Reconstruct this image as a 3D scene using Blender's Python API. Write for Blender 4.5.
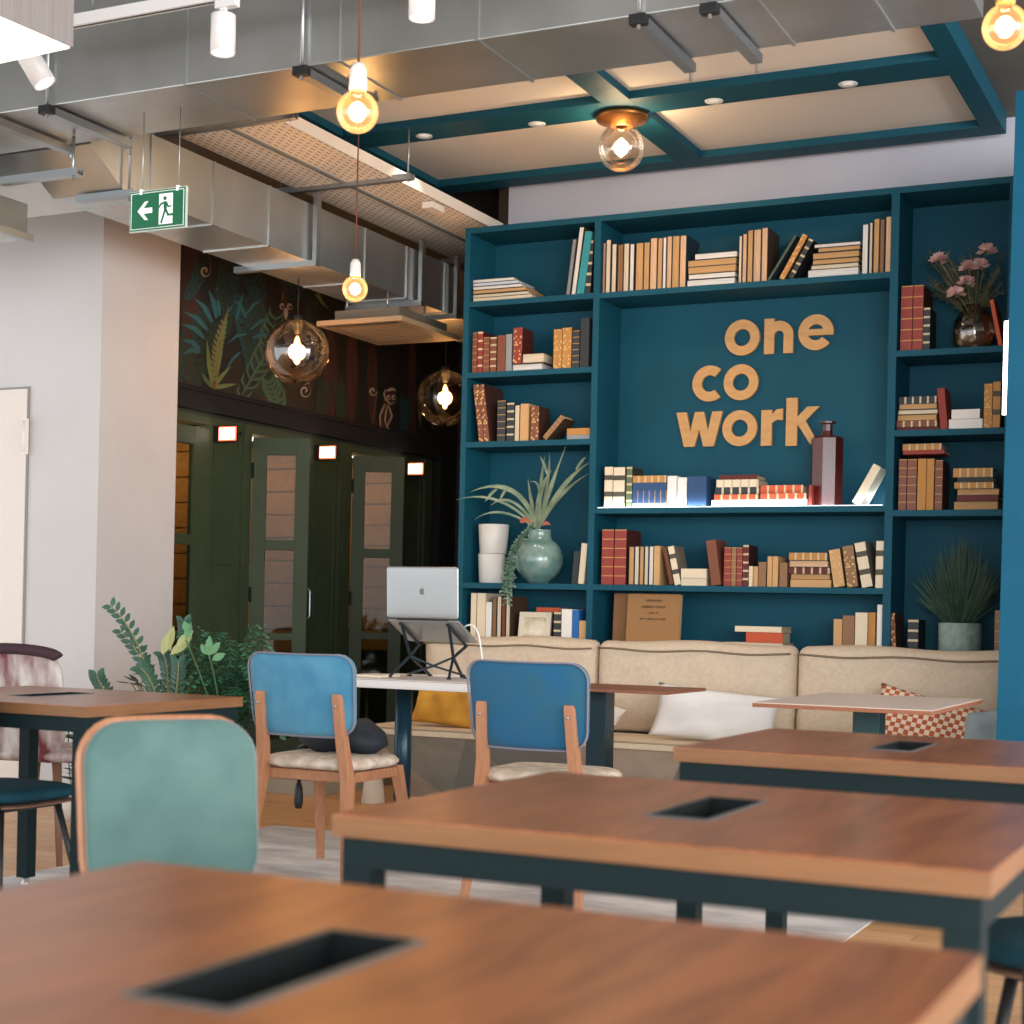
import bpy, bmesh, math, random
from mathutils import Vector, Matrix
from math import sin, cos, pi, radians as R
random.seed(7)
S = bpy.context.scene
COL = S.collection
for o in list(bpy.data.objects): bpy.data.objects.remove(o)

# ---------------------------------------------------------------- camera
FPX, ROLL, CXP, CYP, YAW, H = 1589.5, 0.0228, 512.0, 613.35, 0.4515, 1.067
cam_d = bpy.data.cameras.new('camera'); cam = bpy.data.objects.new('camera', cam_d); COL.objects.link(cam)
cy_, sy_ = cos(YAW), sin(YAW)
RT = Vector((cy_, sy_, 0)); FW = Vector((-sy_, cy_, 0)); UP = Vector((0, 0, 1))
c_, s_ = cos(ROLL), sin(ROLL)
ax = RT*c_ + UP*s_; ay = -RT*s_ + UP*c_; az = -FW
M = Matrix(((ax.x, ay.x, az.x, 0), (ax.y, ay.y, az.y, 0), (ax.z, ay.z, az.z, H), (0, 0, 0, 1)))
cam.matrix_world = M
cam_d.sensor_width = 36; cam_d.lens = 36*FPX/1024; cam_d.shift_y = (CYP-512)/1024
cam_d.clip_start = .05; cam_d.clip_end = 100
cam_d.dof.use_dof = True; cam_d.dof.focus_distance = 7.6; cam_d.dof.aperture_fstop = 4.0
S.camera = cam

# ---------------------------------------------------------------- world and light
S.view_settings.view_transform = 'Standard'; S.view_settings.look = 'None'
S.view_settings.exposure = 0.6; S.view_settings.gamma = 1
wd = bpy.data.worlds.new('world'); S.world = wd; wd.use_nodes = True
bg = wd.node_tree.nodes['Background']; bg.inputs[0].default_value = (0.92, 0.96, 1.0, 1); bg.inputs[1].default_value = 1.5

def area(name, loc, target, sx, sy, power, col):
    l = bpy.data.lights.new(name, 'AREA'); l.shape = 'RECTANGLE'; l.size = sx; l.size_y = sy; l.energy = power; l.color = col
    o = bpy.data.objects.new(name, l); COL.objects.link(o); o.location = loc
    o.rotation_euler = (Vector(target)-Vector(loc)).to_track_quat('-Z', 'Y').to_euler()
    return o
# added area light, daylight fill from behind the viewpoint; no window is built
area('added_daylight_fill', (2.6, -2.6, 2.0), (-3.0, 6.5, 1.2), 5.0, 2.4, 330, (0.93, 0.96, 1.0))
area('added_side_fill', (4.2, 3.5, 2.1), (-3.0, 6.5, 1.3), 4.0, 2.2, 170, (1.0, 0.96, 0.91))  # second added fill, out of view on the right, without a window

def point(name, loc, power, col, r=.03):
    l = bpy.data.lights.new(name, 'POINT'); l.energy = power; l.color = col; l.shadow_soft_size = r
    o = bpy.data.objects.new(name, l); COL.objects.link(o); o.location = loc
    return o
def spot(name, loc, power, col, ang=80, blend=.6, target=None):
    l = bpy.data.lights.new(name, 'SPOT'); l.energy = power; l.color = col; l.spot_size = R(ang); l.spot_blend = blend; l.shadow_soft_size = .03
    o = bpy.data.objects.new(name, l); COL.objects.link(o); o.location = loc
    if target: o.rotation_euler = (Vector(target)-Vector(loc)).to_track_quat('-Z', 'Y').to_euler()
    return o

# ---------------------------------------------------------------- pixel to point on a real plane
def ray(px, py):
    u, v = (px-CXP)/FPX, (py-CYP)/FPX
    u, v = c_*u+s_*v, -s_*u+c_*v
    return Vector((u*cy_-sy_, u*sy_+cy_, -v))
def atY(px, py, Y): r = ray(px, py); return Vector((0, 0, H)) + r*(Y/r.y)
def atX(px, py, X): r = ray(px, py); return Vector((0, 0, H)) + r*(X/r.x)
def atZ(px, py, Z): r = ray(px, py); return Vector((0, 0, H)) + r*((Z-H)/r.z)

# ---------------------------------------------------------------- materials
def lin(h):
    h = h.lstrip('#'); out = []
    for i in (0, 2, 4):
        c = int(h[i:i+2], 16)/255
        out.append(c/12.92 if c <= .04045 else ((c+.055)/1.055)**2.4)
    return (*out, 1)
MC = {}
def mat(hexc, rough=.6, metal=0, kind='plain', hex2=None, scale=8, amt=.25, bump=0, emit=0, coat=0, sheen=0, stretch=(1, 1, 1), coord='Object', spec=None):
    key = (spec, hexc, rough, metal, kind, hex2, scale, amt, bump, emit, coat, sheen, stretch)
    if key in MC: return MC[key]
    m = bpy.data.materials.new(kind+'_'+hexc.strip('#')); m.use_nodes = True; MC[key] = m
    nt = m.node_tree; N = nt.nodes; L = nt.links; b = N['Principled BSDF']
    b.inputs['Base Color'].default_value = lin(hexc); b.inputs['Roughness'].default_value = rough; b.inputs['Metallic'].default_value = metal
    if spec is not None: b.inputs['Specular IOR Level'].default_value = spec
    if coat: b.inputs['Coat Weight'].default_value = coat; b.inputs['Coat Roughness'].default_value = .25
    if sheen: b.inputs['Sheen Weight'].default_value = sheen; b.inputs['Sheen Roughness'].default_value = .4
    if emit:
        b.inputs['Emission Color'].default_value = lin(hexc); b.inputs['Emission Strength'].default_value = emit
    if kind == 'plain' and not bump: return m
    tc = N.new('ShaderNodeTexCoord'); mp = N.new('ShaderNodeMapping'); mp.inputs['Scale'].default_value = stretch
    L.new(tc.outputs[coord], mp.inputs[0])
    nz = N.new('ShaderNodeTexNoise'); nz.inputs['Scale'].default_value = scale; nz.inputs['Detail'].default_value = 4
    L.new(mp.outputs[0], nz.inputs[0])
    h2 = lin(hex2) if hex2 else tuple(c*(1-amt) for c in lin(hexc)[:3])+(1,)
    mx = N.new('ShaderNodeMix'); mx.data_type = 'RGBA'; mx.inputs[6].default_value = lin(hexc); mx.inputs[7].default_value = h2
    if kind == 'noise':
        rp = N.new('ShaderNodeValToRGB'); rp.color_ramp.elements[0].position = .35; rp.color_ramp.elements[1].position = .65
        L.new(nz.outputs[0], rp.inputs[0]); L.new(rp.outputs[0], mx.inputs[0]); L.new(mx.outputs[2], b.inputs['Base Color'])
    elif kind == 'bands':     # gold bands across a spine
        sx = N.new('ShaderNodeSeparateXYZ'); L.new(tc.outputs['Generated'], sx.inputs[0])
        ml = N.new('ShaderNodeMath'); ml.operation = 'MULTIPLY'; ml.inputs[1].default_value = scale; L.new(sx.outputs[2], ml.inputs[0])
        fr = N.new('ShaderNodeMath'); fr.operation = 'FRACT'; L.new(ml.outputs[0], fr.inputs[0])
        gt = N.new('ShaderNodeMath'); gt.operation = 'GREATER_THAN'; gt.inputs[1].default_value = 1-amt; L.new(fr.outputs[0], gt.inputs[0])
        L.new(gt.outputs[0], mx.inputs[0]); L.new(mx.outputs[2], b.inputs['Base Color'])
    elif kind == 'mottle':    # gilt tooled leather
        vo = N.new('ShaderNodeTexVoronoi'); vo.inputs['Scale'].default_value = scale; L.new(mp.outputs[0], vo.inputs[0])
        gt = N.new('ShaderNodeMath'); gt.operation = 'LESS_THAN'; gt.inputs[1].default_value = amt; L.new(vo.outputs[0], gt.inputs[0])
        L.new(gt.outputs[0], mx.inputs[0]); L.new(mx.outputs[2], b.inputs['Base Color'])
    elif kind == 'check':
        ck = N.new('ShaderNodeTexChecker'); ck.inputs['Scale'].default_value = scale; L.new(mp.outputs[0], ck.inputs[0])
        ck.inputs[1].default_value = lin(hexc); ck.inputs[2].default_value = h2; L.new(ck.outputs[0], b.inputs['Base Color'])
    elif kind == 'wood':
        wv = N.new('ShaderNodeTexNoise'); wv.inputs['Scale'].default_value = scale*.3; wv.inputs['Detail'].default_value = 8; wv.inputs['Distortion'].default_value = 1.2
        L.new(mp.outputs[0], wv.inputs[0])
        rp = N.new('ShaderNodeValToRGB'); rp.color_ramp.elements[0].position = .3; rp.color_ramp.elements[1].position = .7
        L.new(wv.outputs[0], rp.inputs[0]); L.new(rp.outputs[0], mx.inputs[0]); L.new(mx.outputs[2], b.inputs['Base Color'])
    if bump:
        bp = N.new('ShaderNodeBump'); bp.inputs['Strength'].default_value = bump; bp.inputs['Distance'].default_value = .01
        L.new(nz.outputs[0], bp.inputs['Height']); L.new(bp.outputs[0], b.inputs['Normal'])
    return m

def planks(name, c1, c2, rough, w=.11, l=1.1, rot=0):
    m = bpy.data.materials.new(name); m.use_nodes = True
    nt = m.node_tree; N = nt.nodes; L = nt.links; b = N['Principled BSDF']; b.inputs['Roughness'].default_value = rough
    tc = N.new('ShaderNodeTexCoord'); mp = N.new('ShaderNodeMapping'); mp.inputs['Rotation'].default_value = (0, 0, rot); L.new(tc.outputs['Object'], mp.inputs[0])
    br = N.new('ShaderNodeTexBrick'); br.inputs['Scale'].default_value = 1; br.inputs['Brick Width'].default_value = l; br.inputs['Row Height'].default_value = w
    br.inputs['Mortar Size'].default_value = .0015; br.inputs['Color1'].default_value = lin(c1); br.inputs['Color2'].default_value = lin(c2)
    br.inputs['Mortar'].default_value = lin('#6b4428'); L.new(mp.outputs[0], br.inputs[0])
    mp2 = N.new('ShaderNodeMapping'); mp2.inputs['Scale'].default_value = (2, 22, 2); L.new(mp.outputs[0], mp2.inputs[0])
    nz = N.new('ShaderNodeTexNoise'); nz.inputs['Scale'].default_value = 2; nz.inputs['Detail'].default_value = 6; L.new(mp2.outputs[0], nz.inputs[0])
    mx = N.new('ShaderNodeMix'); mx.data_type = 'RGBA'; mx.blend_type = 'MULTIPLY'; mx.inputs[0].default_value = .35
    L.new(br.outputs[0], mx.inputs[6]); L.new(nz.outputs[0], mx.inputs[7]); L.new(mx.outputs[2], b.inputs['Base Color'])
    return m

def bulb_glass(name, tint, rough=.0, mixf=.12, glow=0, refl=.55):
    m = bpy.data.materials.new(name); m.use_nodes = True
    nt = m.node_tree; N = nt.nodes; L = nt.links; N.remove(N['Principled BSDF']); out = N['Material Output']
    tr = N.new('ShaderNodeBsdfTransparent'); tr.inputs[0].default_value = lin(tint)
    gl = N.new('ShaderNodeBsdfGlossy'); gl.inputs['Roughness'].default_value = rough+.03; gl.inputs[0].default_value = (1, 1, 1, 1)
    lw = N.new('ShaderNodeLayerWeight'); lw.inputs[0].default_value = .25
    ml = N.new('ShaderNodeMath'); ml.operation = 'MULTIPLY_ADD'; ml.inputs[1].default_value = refl; ml.inputs[2].default_value = mixf*.4
    L.new(lw.outputs['Fresnel'], ml.inputs[0])
    mx = N.new('ShaderNodeMixShader'); L.new(ml.outputs[0], mx.inputs[0]); L.new(tr.outputs[0], mx.inputs[1]); L.new(gl.outputs[0], mx.inputs[2])
    last = mx
    if glow:
        em = N.new('ShaderNodeEmission'); em.inputs[0].default_value = lin('#ffc98c'); em.inputs[1].default_value = glow
        ad = N.new('ShaderNodeAddShader'); L.new(mx.outputs[0], ad.inputs[0]); L.new(em.outputs[0], ad.inputs[1]); last = ad
    L.new(last.outputs[0], out.inputs[0])
    return m

BLUE = mat('#125062', .6, kind='noise', hex2='#104b5d', scale=3, spec=.22)
WHITE = mat('#c9c7c6', .8, kind='noise', hex2='#c4c1c0', scale=2)
LILAC = mat('#b9bbc8', .8, kind='noise', hex2='#bfc0cb', scale=2)
GALV = mat('#c6c9c8', .33, .88, kind='noise', hex2='#b2b5b2', scale=2.2, stretch=(1, 1, .6), bump=.12)
STEEL = mat('#a8adb0', .35, .9)
TWOOD = mat('#a56237', .34, kind='wood', hex2='#7a4325', scale=9, stretch=(9, 1.2, 9), coat=.35)
TEDGE = mat('#835a37', .55, kind='wood', hex2='#734d2c', scale=14, stretch=(1, 1, 14))
DKFRAME = mat('#0c1f22', .65, 0, spec=.2)
OAK = mat('#b98260', .5, kind='wood', hex2='#a5714f', scale=20, stretch=(6, 6, 1))
CREAM = mat('#dccab0', .9, kind='noise', hex2='#d2bfa3', scale=60, stretch=(1, 1, 1), bump=.25)
BEIGE = mat('#d2c0a9', .95, kind='noise', hex2='#cab79f', scale=45, bump=.3)
GREENB = mat('#3c4834', .55, kind='noise', hex2='#36422f', scale=4, spec=.25)
BLACK = mat('#15181a', .5)
FLOOR = planks('oak_planks', '#eab884', '#d39c66', .4)

# ---------------------------------------------------------------- mesh builder
class MB:
    def __init__(s): s.b = bmesh.new(); s.mi = 0
    def _m(s, n0):
        if s.mi:
            for f in list(s.b.faces)[n0:]: f.material_index = s.mi
    def box(s, x0, x1, y0, y1, z0, z1, bev=0):
        n = len(s.b.faces)
        v = [s.b.verts.new((x, y, z)) for x in (x0, x1) for y in (y0, y1) for z in (z0, z1)]
        fs = [s.b.faces.new([v[i] for i in q]) for q in ((0, 1, 3, 2), (4, 6, 7, 5), (0, 4, 5, 1), (2, 3, 7, 6), (0, 2, 6, 4), (1, 5, 7, 3))]
        if bev:
            es = list({e for f in fs for e in f.edges})
            bmesh.ops.bevel(s.b, geom=es, offset=bev, segments=2, affect='EDGES', profile=.7)
        s.b.faces.ensure_lookup_table(); s._m(n); return s
    def hexa(s, pts):
        n = len(s.b.faces); v = [s.b.verts.new(p) for p in pts]
        for q in ((0, 3, 2, 1), (4, 5, 6, 7), (0, 1, 5, 4), (1, 2, 6, 5), (2, 3, 7, 6), (3, 0, 4, 7)): s.b.faces.new([v[i] for i in q])
        s._m(n); return s
    def quad(s, *p):
        n = len(s.b.faces); s.b.faces.new([s.b.verts.new(q) for q in p]); s._m(n); return s
    def prism(s, pts, off):
        n = len(s.b.faces); off = Vector(off)
        a = [s.b.verts.new(p) for p in pts]; b = [s.b.verts.new(Vector(p)+off) for p in pts]; k = len(pts)
        s.b.faces.new(a[::-1]); s.b.faces.new(b)
        for i in range(k): s.b.faces.new((a[i], a[(i+1) % k], b[(i+1) % k], b[i]))
        s._m(n); return s
    def tube(s, path, r, seg=8, caps=True, closed=False):
        n = len(s.b.faces); P = [Vector(p) for p in path]; k = len(P); rings = []
        rr = r if isinstance(r, (list, tuple)) else [r]*k
        up = None
        for i, p in enumerate(P):
            if closed: d = P[(i+1) % k]-P[i-1]
            else: d = (P[min(i+1, k-1)]-P[max(i-1, 0)])
            d.normalize()
            if up is None:
                up = d.orthogonal().normalized()
            else:
                up = (up-d*up.dot(d)); up = up.normalized() if up.length > 1e-6 else d.orthogonal().normalized()
            w = d.cross(up)
            rings.append([s.b.verts.new(p+(up*cos(2*pi*j/seg)+w*sin(2*pi*j/seg))*rr[i]) for j in range(seg)])
        m = k if closed else k-1
        for i in range(m):
            a, b = rings[i], rings[(i+1) % k]
            for j in range(seg): s.b.faces.new((a[j], a[(j+1) % seg], b[(j+1) % seg], b[j])).smooth = True
        if caps and not closed: s.b.faces.new(rings[0][::-1]); s.b.faces.new(rings[-1])
        s._m(n); return s
    def bar(s, a, b, w, h, up=(0, 0, 1)):       # rectangular bar from a to b
        n = len(s.b.faces); a, b = Vector(a), Vector(b); d = (b-a).normalized(); u = Vector(up)
        u = u-d*u.dot(d); u = u.normalized() if u.length > 1e-5 else d.orthogonal().normalized()
        x = d.cross(u)
        q = [a+x*w/2*i+u*h/2*j for i, j in ((-1, -1), (1, -1), (1, 1), (-1, 1))]; t = [p+(b-a) for p in q]
        s.hexa(q+t); return s
    def lathe(s, prof, c=(0, 0, 0), seg=32):
        n = len(s.b.faces); rings = []
        for r, z in prof:
            if r < 1e-5: rings.append([s.b.verts.new((c[0], c[1], c[2]+z))])
            else: rings.append([s.b.verts.new((c[0]+r*cos(2*pi*j/seg), c[1]+r*sin(2*pi*j/seg), c[2]+z)) for j in range(seg)])
        for a, b in zip(rings, rings[1:]):
            for j in range(seg):
                k = (j+1) % seg
                if len(a) == 1 and len(b) == 1: continue
                if len(a) == 1: f = s.b.faces.new((a[0], b[j], b[k]))
                elif len(b) == 1: f = s.b.faces.new((a[j], a[k], b[0]))
                else: f = s.b.faces.new((a[j], a[k], b[k], b[j]))
                f.smooth = True
        s._m(n); return s
    def pad(s, w, h, r, t, bend=0, taper=0, puff=.35, n=10, topbow=0, crown=0):
        """cushion in the XZ plane (centre 0,0), thickness t along Y; bend curves it about z"""
        n0 = len(s.b.faces)
        def outline(d):
            hw, hh, rr = w/2-d, h/2-d, max(r-d, .002); pts = []
            for (cx, cz, a0) in ((hw-rr, hh-rr, 0), (-hw+rr, hh-rr, 90), (-hw+rr, -hh+rr, 180), (hw-rr, -hh+rr, 270)):
                for i in range(7): a = R(a0+15*i); pts.append((cx+rr*cos(a), cz+rr*sin(a)))
            q = []                       # subdivide long straight parts
            for i, p in enumerate(pts):
                e = pts[(i+1) % len(pts)]; L = math.hypot(e[0]-p[0], e[1]-p[1]); q.append(p)
                if i % 7 == 6:
                    for k in range(1, n): q.append((p[0]+(e[0]-p[0])*k/n, p[1]+(e[1]-p[1])*k/n))
            return q
        m = min(w, h)/2
        prof = [(m*.999, 1), (m*.7, 1), (m*.4, .97), (m*.18, .88), (m*.06, .62), (m*.0, .2), (m*0, -.2), (m*.06, -.62), (m*.18, -.88), (m*.4, -.97), (m*.7, -1), (m*.999, -1)]
        rings = []
        base = outline(0)
        for d, k in prof:
            o = outline(d) if d < r*.9 else None
            if o is None:
                f = 1-d/m; f = max(f, .0)
                lx = max(w/2-d, .0); lz = max(h/2-d, .0)
                o = [(x*(lx/(w/2)), z*(lz/(h/2))) for x, z in base]
            ring = []
            for x, z in o:
                xx = x*(1+taper*z/h)
                zz = z+topbow*(1-(2*x/w)**2)*(z/h)
                y = t/2*k*(1-puff*0)+bend*xx*xx
                ring.append(s.b.verts.new((xx, y, zz)))
            rings.append(ring)
        for a, b in zip(rings, rings[1:]):
            k = len(a)
            for j in range(k): s.b.faces.new((a[j], a[(j+1) % k], b[(j+1) % k], b[j])).smooth = True
        s.b.faces.new(rings[0]).smooth = True; s.b.faces.new(rings[-1][::-1]).smooth = True
        s._m(n0); return s
    def xf(s, mtx, start=0):
        vs = list(s.b.verts)[start:]
        bmesh.ops.transform(s.b, matrix=mtx, verts=vs); return s
    def n(s): return len(s.b.verts)
    def build(s, name, mt, parent=None, world=False, smooth=False, label=None):
        if world and parent is not None:
            o = parent
            off = Vector((0, 0, 0))
            while o is not None: off += o.location; o = o.parent
            bmesh.ops.translate(s.b, vec=-off, verts=s.b.verts)
        bmesh.ops.recalc_face_normals(s.b, faces=s.b.faces)
        me = bpy.data.meshes.new(name); s.b.to_mesh(me); s.b.free()
        for m in (mt if isinstance(mt, (list, tuple)) else [mt]): me.materials.append(m)
        if smooth:
            for p in me.polygons: p.use_smooth = True
        ob = bpy.data.objects.new(name, me); COL.objects.link(ob)
        if parent is not None: ob.parent = parent
        if label: ob['label'] = label
        return ob

def T(name, label, cat, loc=(0, 0, 0), rz=0, group=None):
    o = bpy.data.objects.new(name, None); COL.objects.link(o); o.location = loc; o.rotation_euler = (0, 0, rz)
    o.empty_display_size = .05; o['label'] = label; o['category'] = cat
    if group: o['group'] = group
    return o
def tag(o, label, cat, group=None):
    o['label'] = label; o['category'] = cat
    if group: o['group'] = group
    return o
def struct(o): o['kind'] = 'structure'; return o
def copy_thing(o, loc, rz, label, group=None):
    def cp(a, par):
        c = a.copy(); COL.objects.link(c)
        if par is not None: c.parent = par
        for ch in list(a.children): cp(ch, c)
        return c
    c = cp(o, None); c.location = loc; c.rotation_euler = (0, 0, rz); c['label'] = label
    if group: c['group'] = group
    return c

# ================================================================ SETTING
ZC = 3.71
struct(MB().box(-9, 3.5, -3.2, 12, -.05, 0).build('floor', FLOOR))
CEILM = mat('#6d6961', .85, kind='noise', hex2='#5f5b54', scale=1.5)
struct(MB().box(-9, 3.5, -3.2, 12, ZC, ZC+.1).build('ceiling', CEILM))
struct(MB().box(-9, -5.82, 6.8, 7.47, 0, ZC).build('wall_left', WHITE))
struct(MB().box(-4.235, 3.5, 8.56, 8.7, 0, ZC).build('wall_back', LILAC))
struct(MB().box(-4.3, -4.235, 8.56, 11.3, 0, ZC).build('wall_passage', mat('#3a2c22', .6, kind='wood', hex2='#2a1f18', scale=10, stretch=(8, 8, 1))))
MURB = mat('#2a2320', .6, kind='noise', hex2='#1b211f', scale=1.3, stretch=(1, 2.5, .4))
struct(MB().box(-6.2, -6.0, 7.48, 11.3, 2.40, ZC).build('wall_side', MURB))
struct(MB().box(-8.2, -4.3, 11.3, 11.45, 0, ZC).build('wall_far', MURB))
# blue partition at the right end of the bookcase
pb = MB(); a = .055
pb.hexa([(-1.078, 6.9, 0), (-.74, 6.9, 0), (-.74, 8.55, 0), (-1.078, 8.55, 0), (-1.052, 6.9, 3.305), (-.74, 6.9, 3.305), (-.74, 8.55, 3.305), (-1.052, 8.55, 3.305)])
struct(pb.build('wall_partition', mat('#0c5470', .6, kind='noise', hex2='#0b4f6a', scale=3, spec=.2)))
# white door at the far left
d = MB(); p = atY(29, 389, 6.8)
DX = p.x; DZ = p.z
d.box(DX-.95, DX, 6.785, 6.80, 0, DZ); door = struct(d.build('door_1', mat('#dcd3cb', .6)))
hb = MB(); hb.box(DX-.012, DX+.02, 6.765, 6.785, 2.0-.11, 2.0+.09, .003); hb.tube([(DX+.004, 6.762, 1.9), (DX+.004, 6.762, 2.08)], .008)
hb.build('hinge', mat('#e6ded6', .4), door)
g = MB(); g.box(DX, DX+.012, 6.79, 6.8, 0, DZ+.012); g.box(DX-.95, DX, 6.79, 6.8, DZ, DZ+.012)
struct(g.build('trim_1', mat('#8f8a86', .8)))

# ---- rug
def rugmat():
    m = mat('#e4e0dd', .95, kind='noise', hex2='#aeabac', scale=2.6, stretch=(1, 2.2, 1), bump=.3)
    return m
rg = MB(); rg.box(-4.42, -1.29, 1.4, 6.5, 0.0, .004, .001)
tag(rg.build('rug', rugmat()), 'large faded grey and white rug under the tables on the wooden floor', 'rug')

# ---- jungle mural painted on the side wall and the far wall (flat paint, one panel each)
TE, TE2, GR, GRD, RD, BR, CRM, YG = range(1, 9)
mur_m = [MURB, mat('#2f6064', .7), mat('#234443', .7), mat('#4a6248', .7), mat('#28392f', .7), mat('#753a2c', .7), mat('#4a2b24', .7, kind='noise', hex2='#35221d', scale=6, stretch=(1, 1, .3)), mat('#b09a84', .7), mat('#6c7846', .7)]
class Paint:
    def __init__(s, X=None, Y=None): s.m = MB(); s.X = X; s.Y = Y; s.k = 0; s.cnt = {}
    def P(s, px, py, lift):
        if s.X is not None: q = atX(px, py, s.X); q.x += lift
        else: q = atY(px, py, s.Y); q.y -= lift
        return q
    def blade(s, pts, w, mi):
        """tapered stroke through pixel points, w = max half width in px"""
        s.k += 1; lift = .0015+.00002*s.k
        P = []
        for i in range(len(pts)-1):
            for t in range(5): f = t/5; P.append((pts[i][0]*(1-f)+pts[i+1][0]*f, pts[i][1]*(1-f)+pts[i+1][1]*f))
        P.append(pts[-1]); n = len(P); L = []; Rr = []
        for i, p in enumerate(P):
            a = P[max(i-1, 0)]; b = P[min(i+1, n-1)]; dx, dy = b[0]-a[0], b[1]-a[1]; l = math.hypot(dx, dy) or 1
            t = i/(n-1); ww = w*max(.08, sin(pi*min(1, (t*.85+.15))))
            L.append((p[0]-dy/l*ww, p[1]+dx/l*ww)); Rr.append((p[0]+dy/l*ww, p[1]-dx/l*ww))
        s.m.mi = mi
        for i in range(n-1):
            s.m.quad(*[s.P(*q, lift) for q in (L[i], L[i+1], Rr[i+1], Rr[i])])
    def leafy(s, spine, half, step, ang, mi, w=2.0, up=-1):
        """frond: leaflets either side of a spine"""
        s.blade(spine, 1.3, mi)
        P = []
        for i in range(len(spine)-1):
            d_ = math.hypot(spine[i+1][0]-spine[i][0], spine[i+1][1]-spine[i][1]); k = max(2, int(d_/step))
            for t in range(k): f = t/k; P.append((spine[i][0]*(1-f)+spine[i+1][0]*f, spine[i][1]*(1-f)+spine[i+1][1]*f, math.atan2(spine[i+1][1]-spine[i][1], spine[i+1][0]-spine[i][0])))
        n = len(P)
        for i, (x, y, a) in enumerate(P):
            l = half*(.45+.55*sin(pi*(i+1)/(n+1)))
            for sd in (-1, 1):
                b = a+sd*ang
                s.blade([(x, y), (x+l*.55*cos(b), y+l*.55*sin(b)), (x+l*cos(b+sd*-.35), y+l*sin(b+sd*-.35))], w, mi)
Pm = Paint(X=-5.998)
# trunks
for (x0, y0, x1, y1, w) in ((190, 240, 188, 396, 9), (262, 300, 262, 412, 5), (330, 345, 332, 420, 7), (352, 345, 350, 426, 6), (372, 350, 374, 430, 5), (412, 345, 414, 440, 4), (284, 262, 286, 300, 6)):
    Pm.blade([(x0, y0-20), (x0, (y0+y1)/2), (x1, y1+14)], w, BR)
# big leaves
Pm.leafy([(186, 388), (198, 345), (216, 318)], 34, 8, 1.0, GRD, 3.2)
for a in ((200, 350, 182, 340), (204, 338, 181, 324), (207, 330, 184, 312), (212, 322, 194, 298), (216, 318, 208, 290), (219, 316, 216, 284), (222, 322, 240, 300), (200, 352, 182, 354)):
    Pm.blade([(a[0], a[1]), ((a[0]+a[2])/2+1, (a[1]+a[3])/2-3), (a[2], a[3])], 2.4, TE)
Pm.leafy([(255, 372), (254, 345), (250, 318), (244, 292)], 30, 7, .9, TE2, 2.2)
Pm.leafy([(268, 398), (262, 370), (256, 340), (252, 305)], 26, 7, .8, GRD, 2.4)
Pm.leafy([(240, 398), (250, 380), (268, 350), (276, 312)], 24, 7, .9, GR, 1.2)
Pm.leafy([(262, 300), (256, 288), (250, 276)], 16, 5, 1.0, TE2, 1.6)
Pm.leafy([(296, 300), (290, 284), (280, 262)], 18, 6, 1.0, TE2, 1.6)
Pm.leafy([(280, 420), (276, 398), (268, 378)], 18, 5, .9, GR, 1.7)
for a in ((234, 300, 246, 318), (243, 293, 236, 320), (262, 300, 246, 314), (270, 318, 250, 330), (272, 336, 252, 338), (226, 344, 246, 334), (224, 372, 240, 352)):
    Pm.blade([(a[2], a[3]), ((a[0]+a[2])/2, (a[1]+a[3])/2-3), (a[0], a[1])], 1.5, TE)
for (x0, y0, x1, y1) in ((186, 300, 200, 262), (215, 300, 224, 258), (232, 290, 236, 250), (300, 330, 312, 300), (316, 420, 322, 380), (340, 420, 336, 380), (402, 430, 404, 398), (226, 330, 222, 290), (270, 350, 282, 330)):
    Pm.leafy([(x0, y0), ((x0+x1)/2+3, (y0+y1)/2), (x1, y1)], 13, 5, .8, random.choice((GRD, TE2)), 1.3)
# bromeliad
for a in ((212, 388, 206, 340), (212, 388, 200, 372), (212, 388, 222, 350), (212, 388, 230, 366), (212, 388, 236, 384), (212, 388, 228, 306)):
    Pm.blade([(a[0], a[1]), ((a[0]+a[2])/2-1, (a[1]+a[3])/2), (a[2], a[3])], 2.2, YG if a[2] > 205 else GR)
Pm.blade([(213, 392), (214, 360), (219, 332), (226, 312)], 2.6, RD)
Pm.leafy([(213, 380), (217, 345), (224, 318)], 8, 5, 1.1, YG, 1.2)
# curled tails, owl-faced monkey, sitting monkey
def spiral(cx, cy, r, turns, mi, w=1.0, tail=None):
    pts = [(cx+r*(1-t/ (turns*12))*cos(t*pi/6), cy+r*(1-t/(turns*12))*1.2*sin(t*pi/6)) for t in range(int(turns*12))]
    if tail: pts = [tail]+pts
    Pm.blade(pts[::-1], w, mi)
spiral(204, 271, 5.5, 1.4, CRM, .9, (208, 250)); spiral(304, 391, 6, 1.4, CRM, .9, (304, 372)); spiral(372, 391, 4.5, 1.3, CRM, .9, (371, 425))
for cx in (281.5, 289): spiral(cx, 306, 3.6, 1.3, CRM, .8)
Pm.blade([(285, 308), (285, 320)], 2.2, CRM)
Pm.blade([(283, 294), (279, 302)], 1.2, BR); Pm.blade([(290, 294), (293, 302)], 1.2, BR)
Pm.blade([(390, 391), (391, 402)], 5.5, BR); Pm.blade([(388, 400), (384, 412), (382, 432)], 5, BR); Pm.blade([(387, 404), (391, 416), (386, 427), (392, 434)], .9, CRM)
Pm.blade([(384, 404), (379, 416), (380, 433)], .9, CRM); Pm.blade([(386, 406), (384, 420), (387, 432)], .8, CRM); Pm.blade([(383, 433), (378, 434)], .9, CRM)
Pm.blade([(385, 389), (383, 394), (385, 400), (390, 404), (396, 401)], .8, CRM)
for cx in (388, 393): spiral(cx, 397, 2.6, 1.2, CRM, .8)
Pm.blade([(386, 391), (391, 389), (396, 391)], 1.4, CRM)
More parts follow.
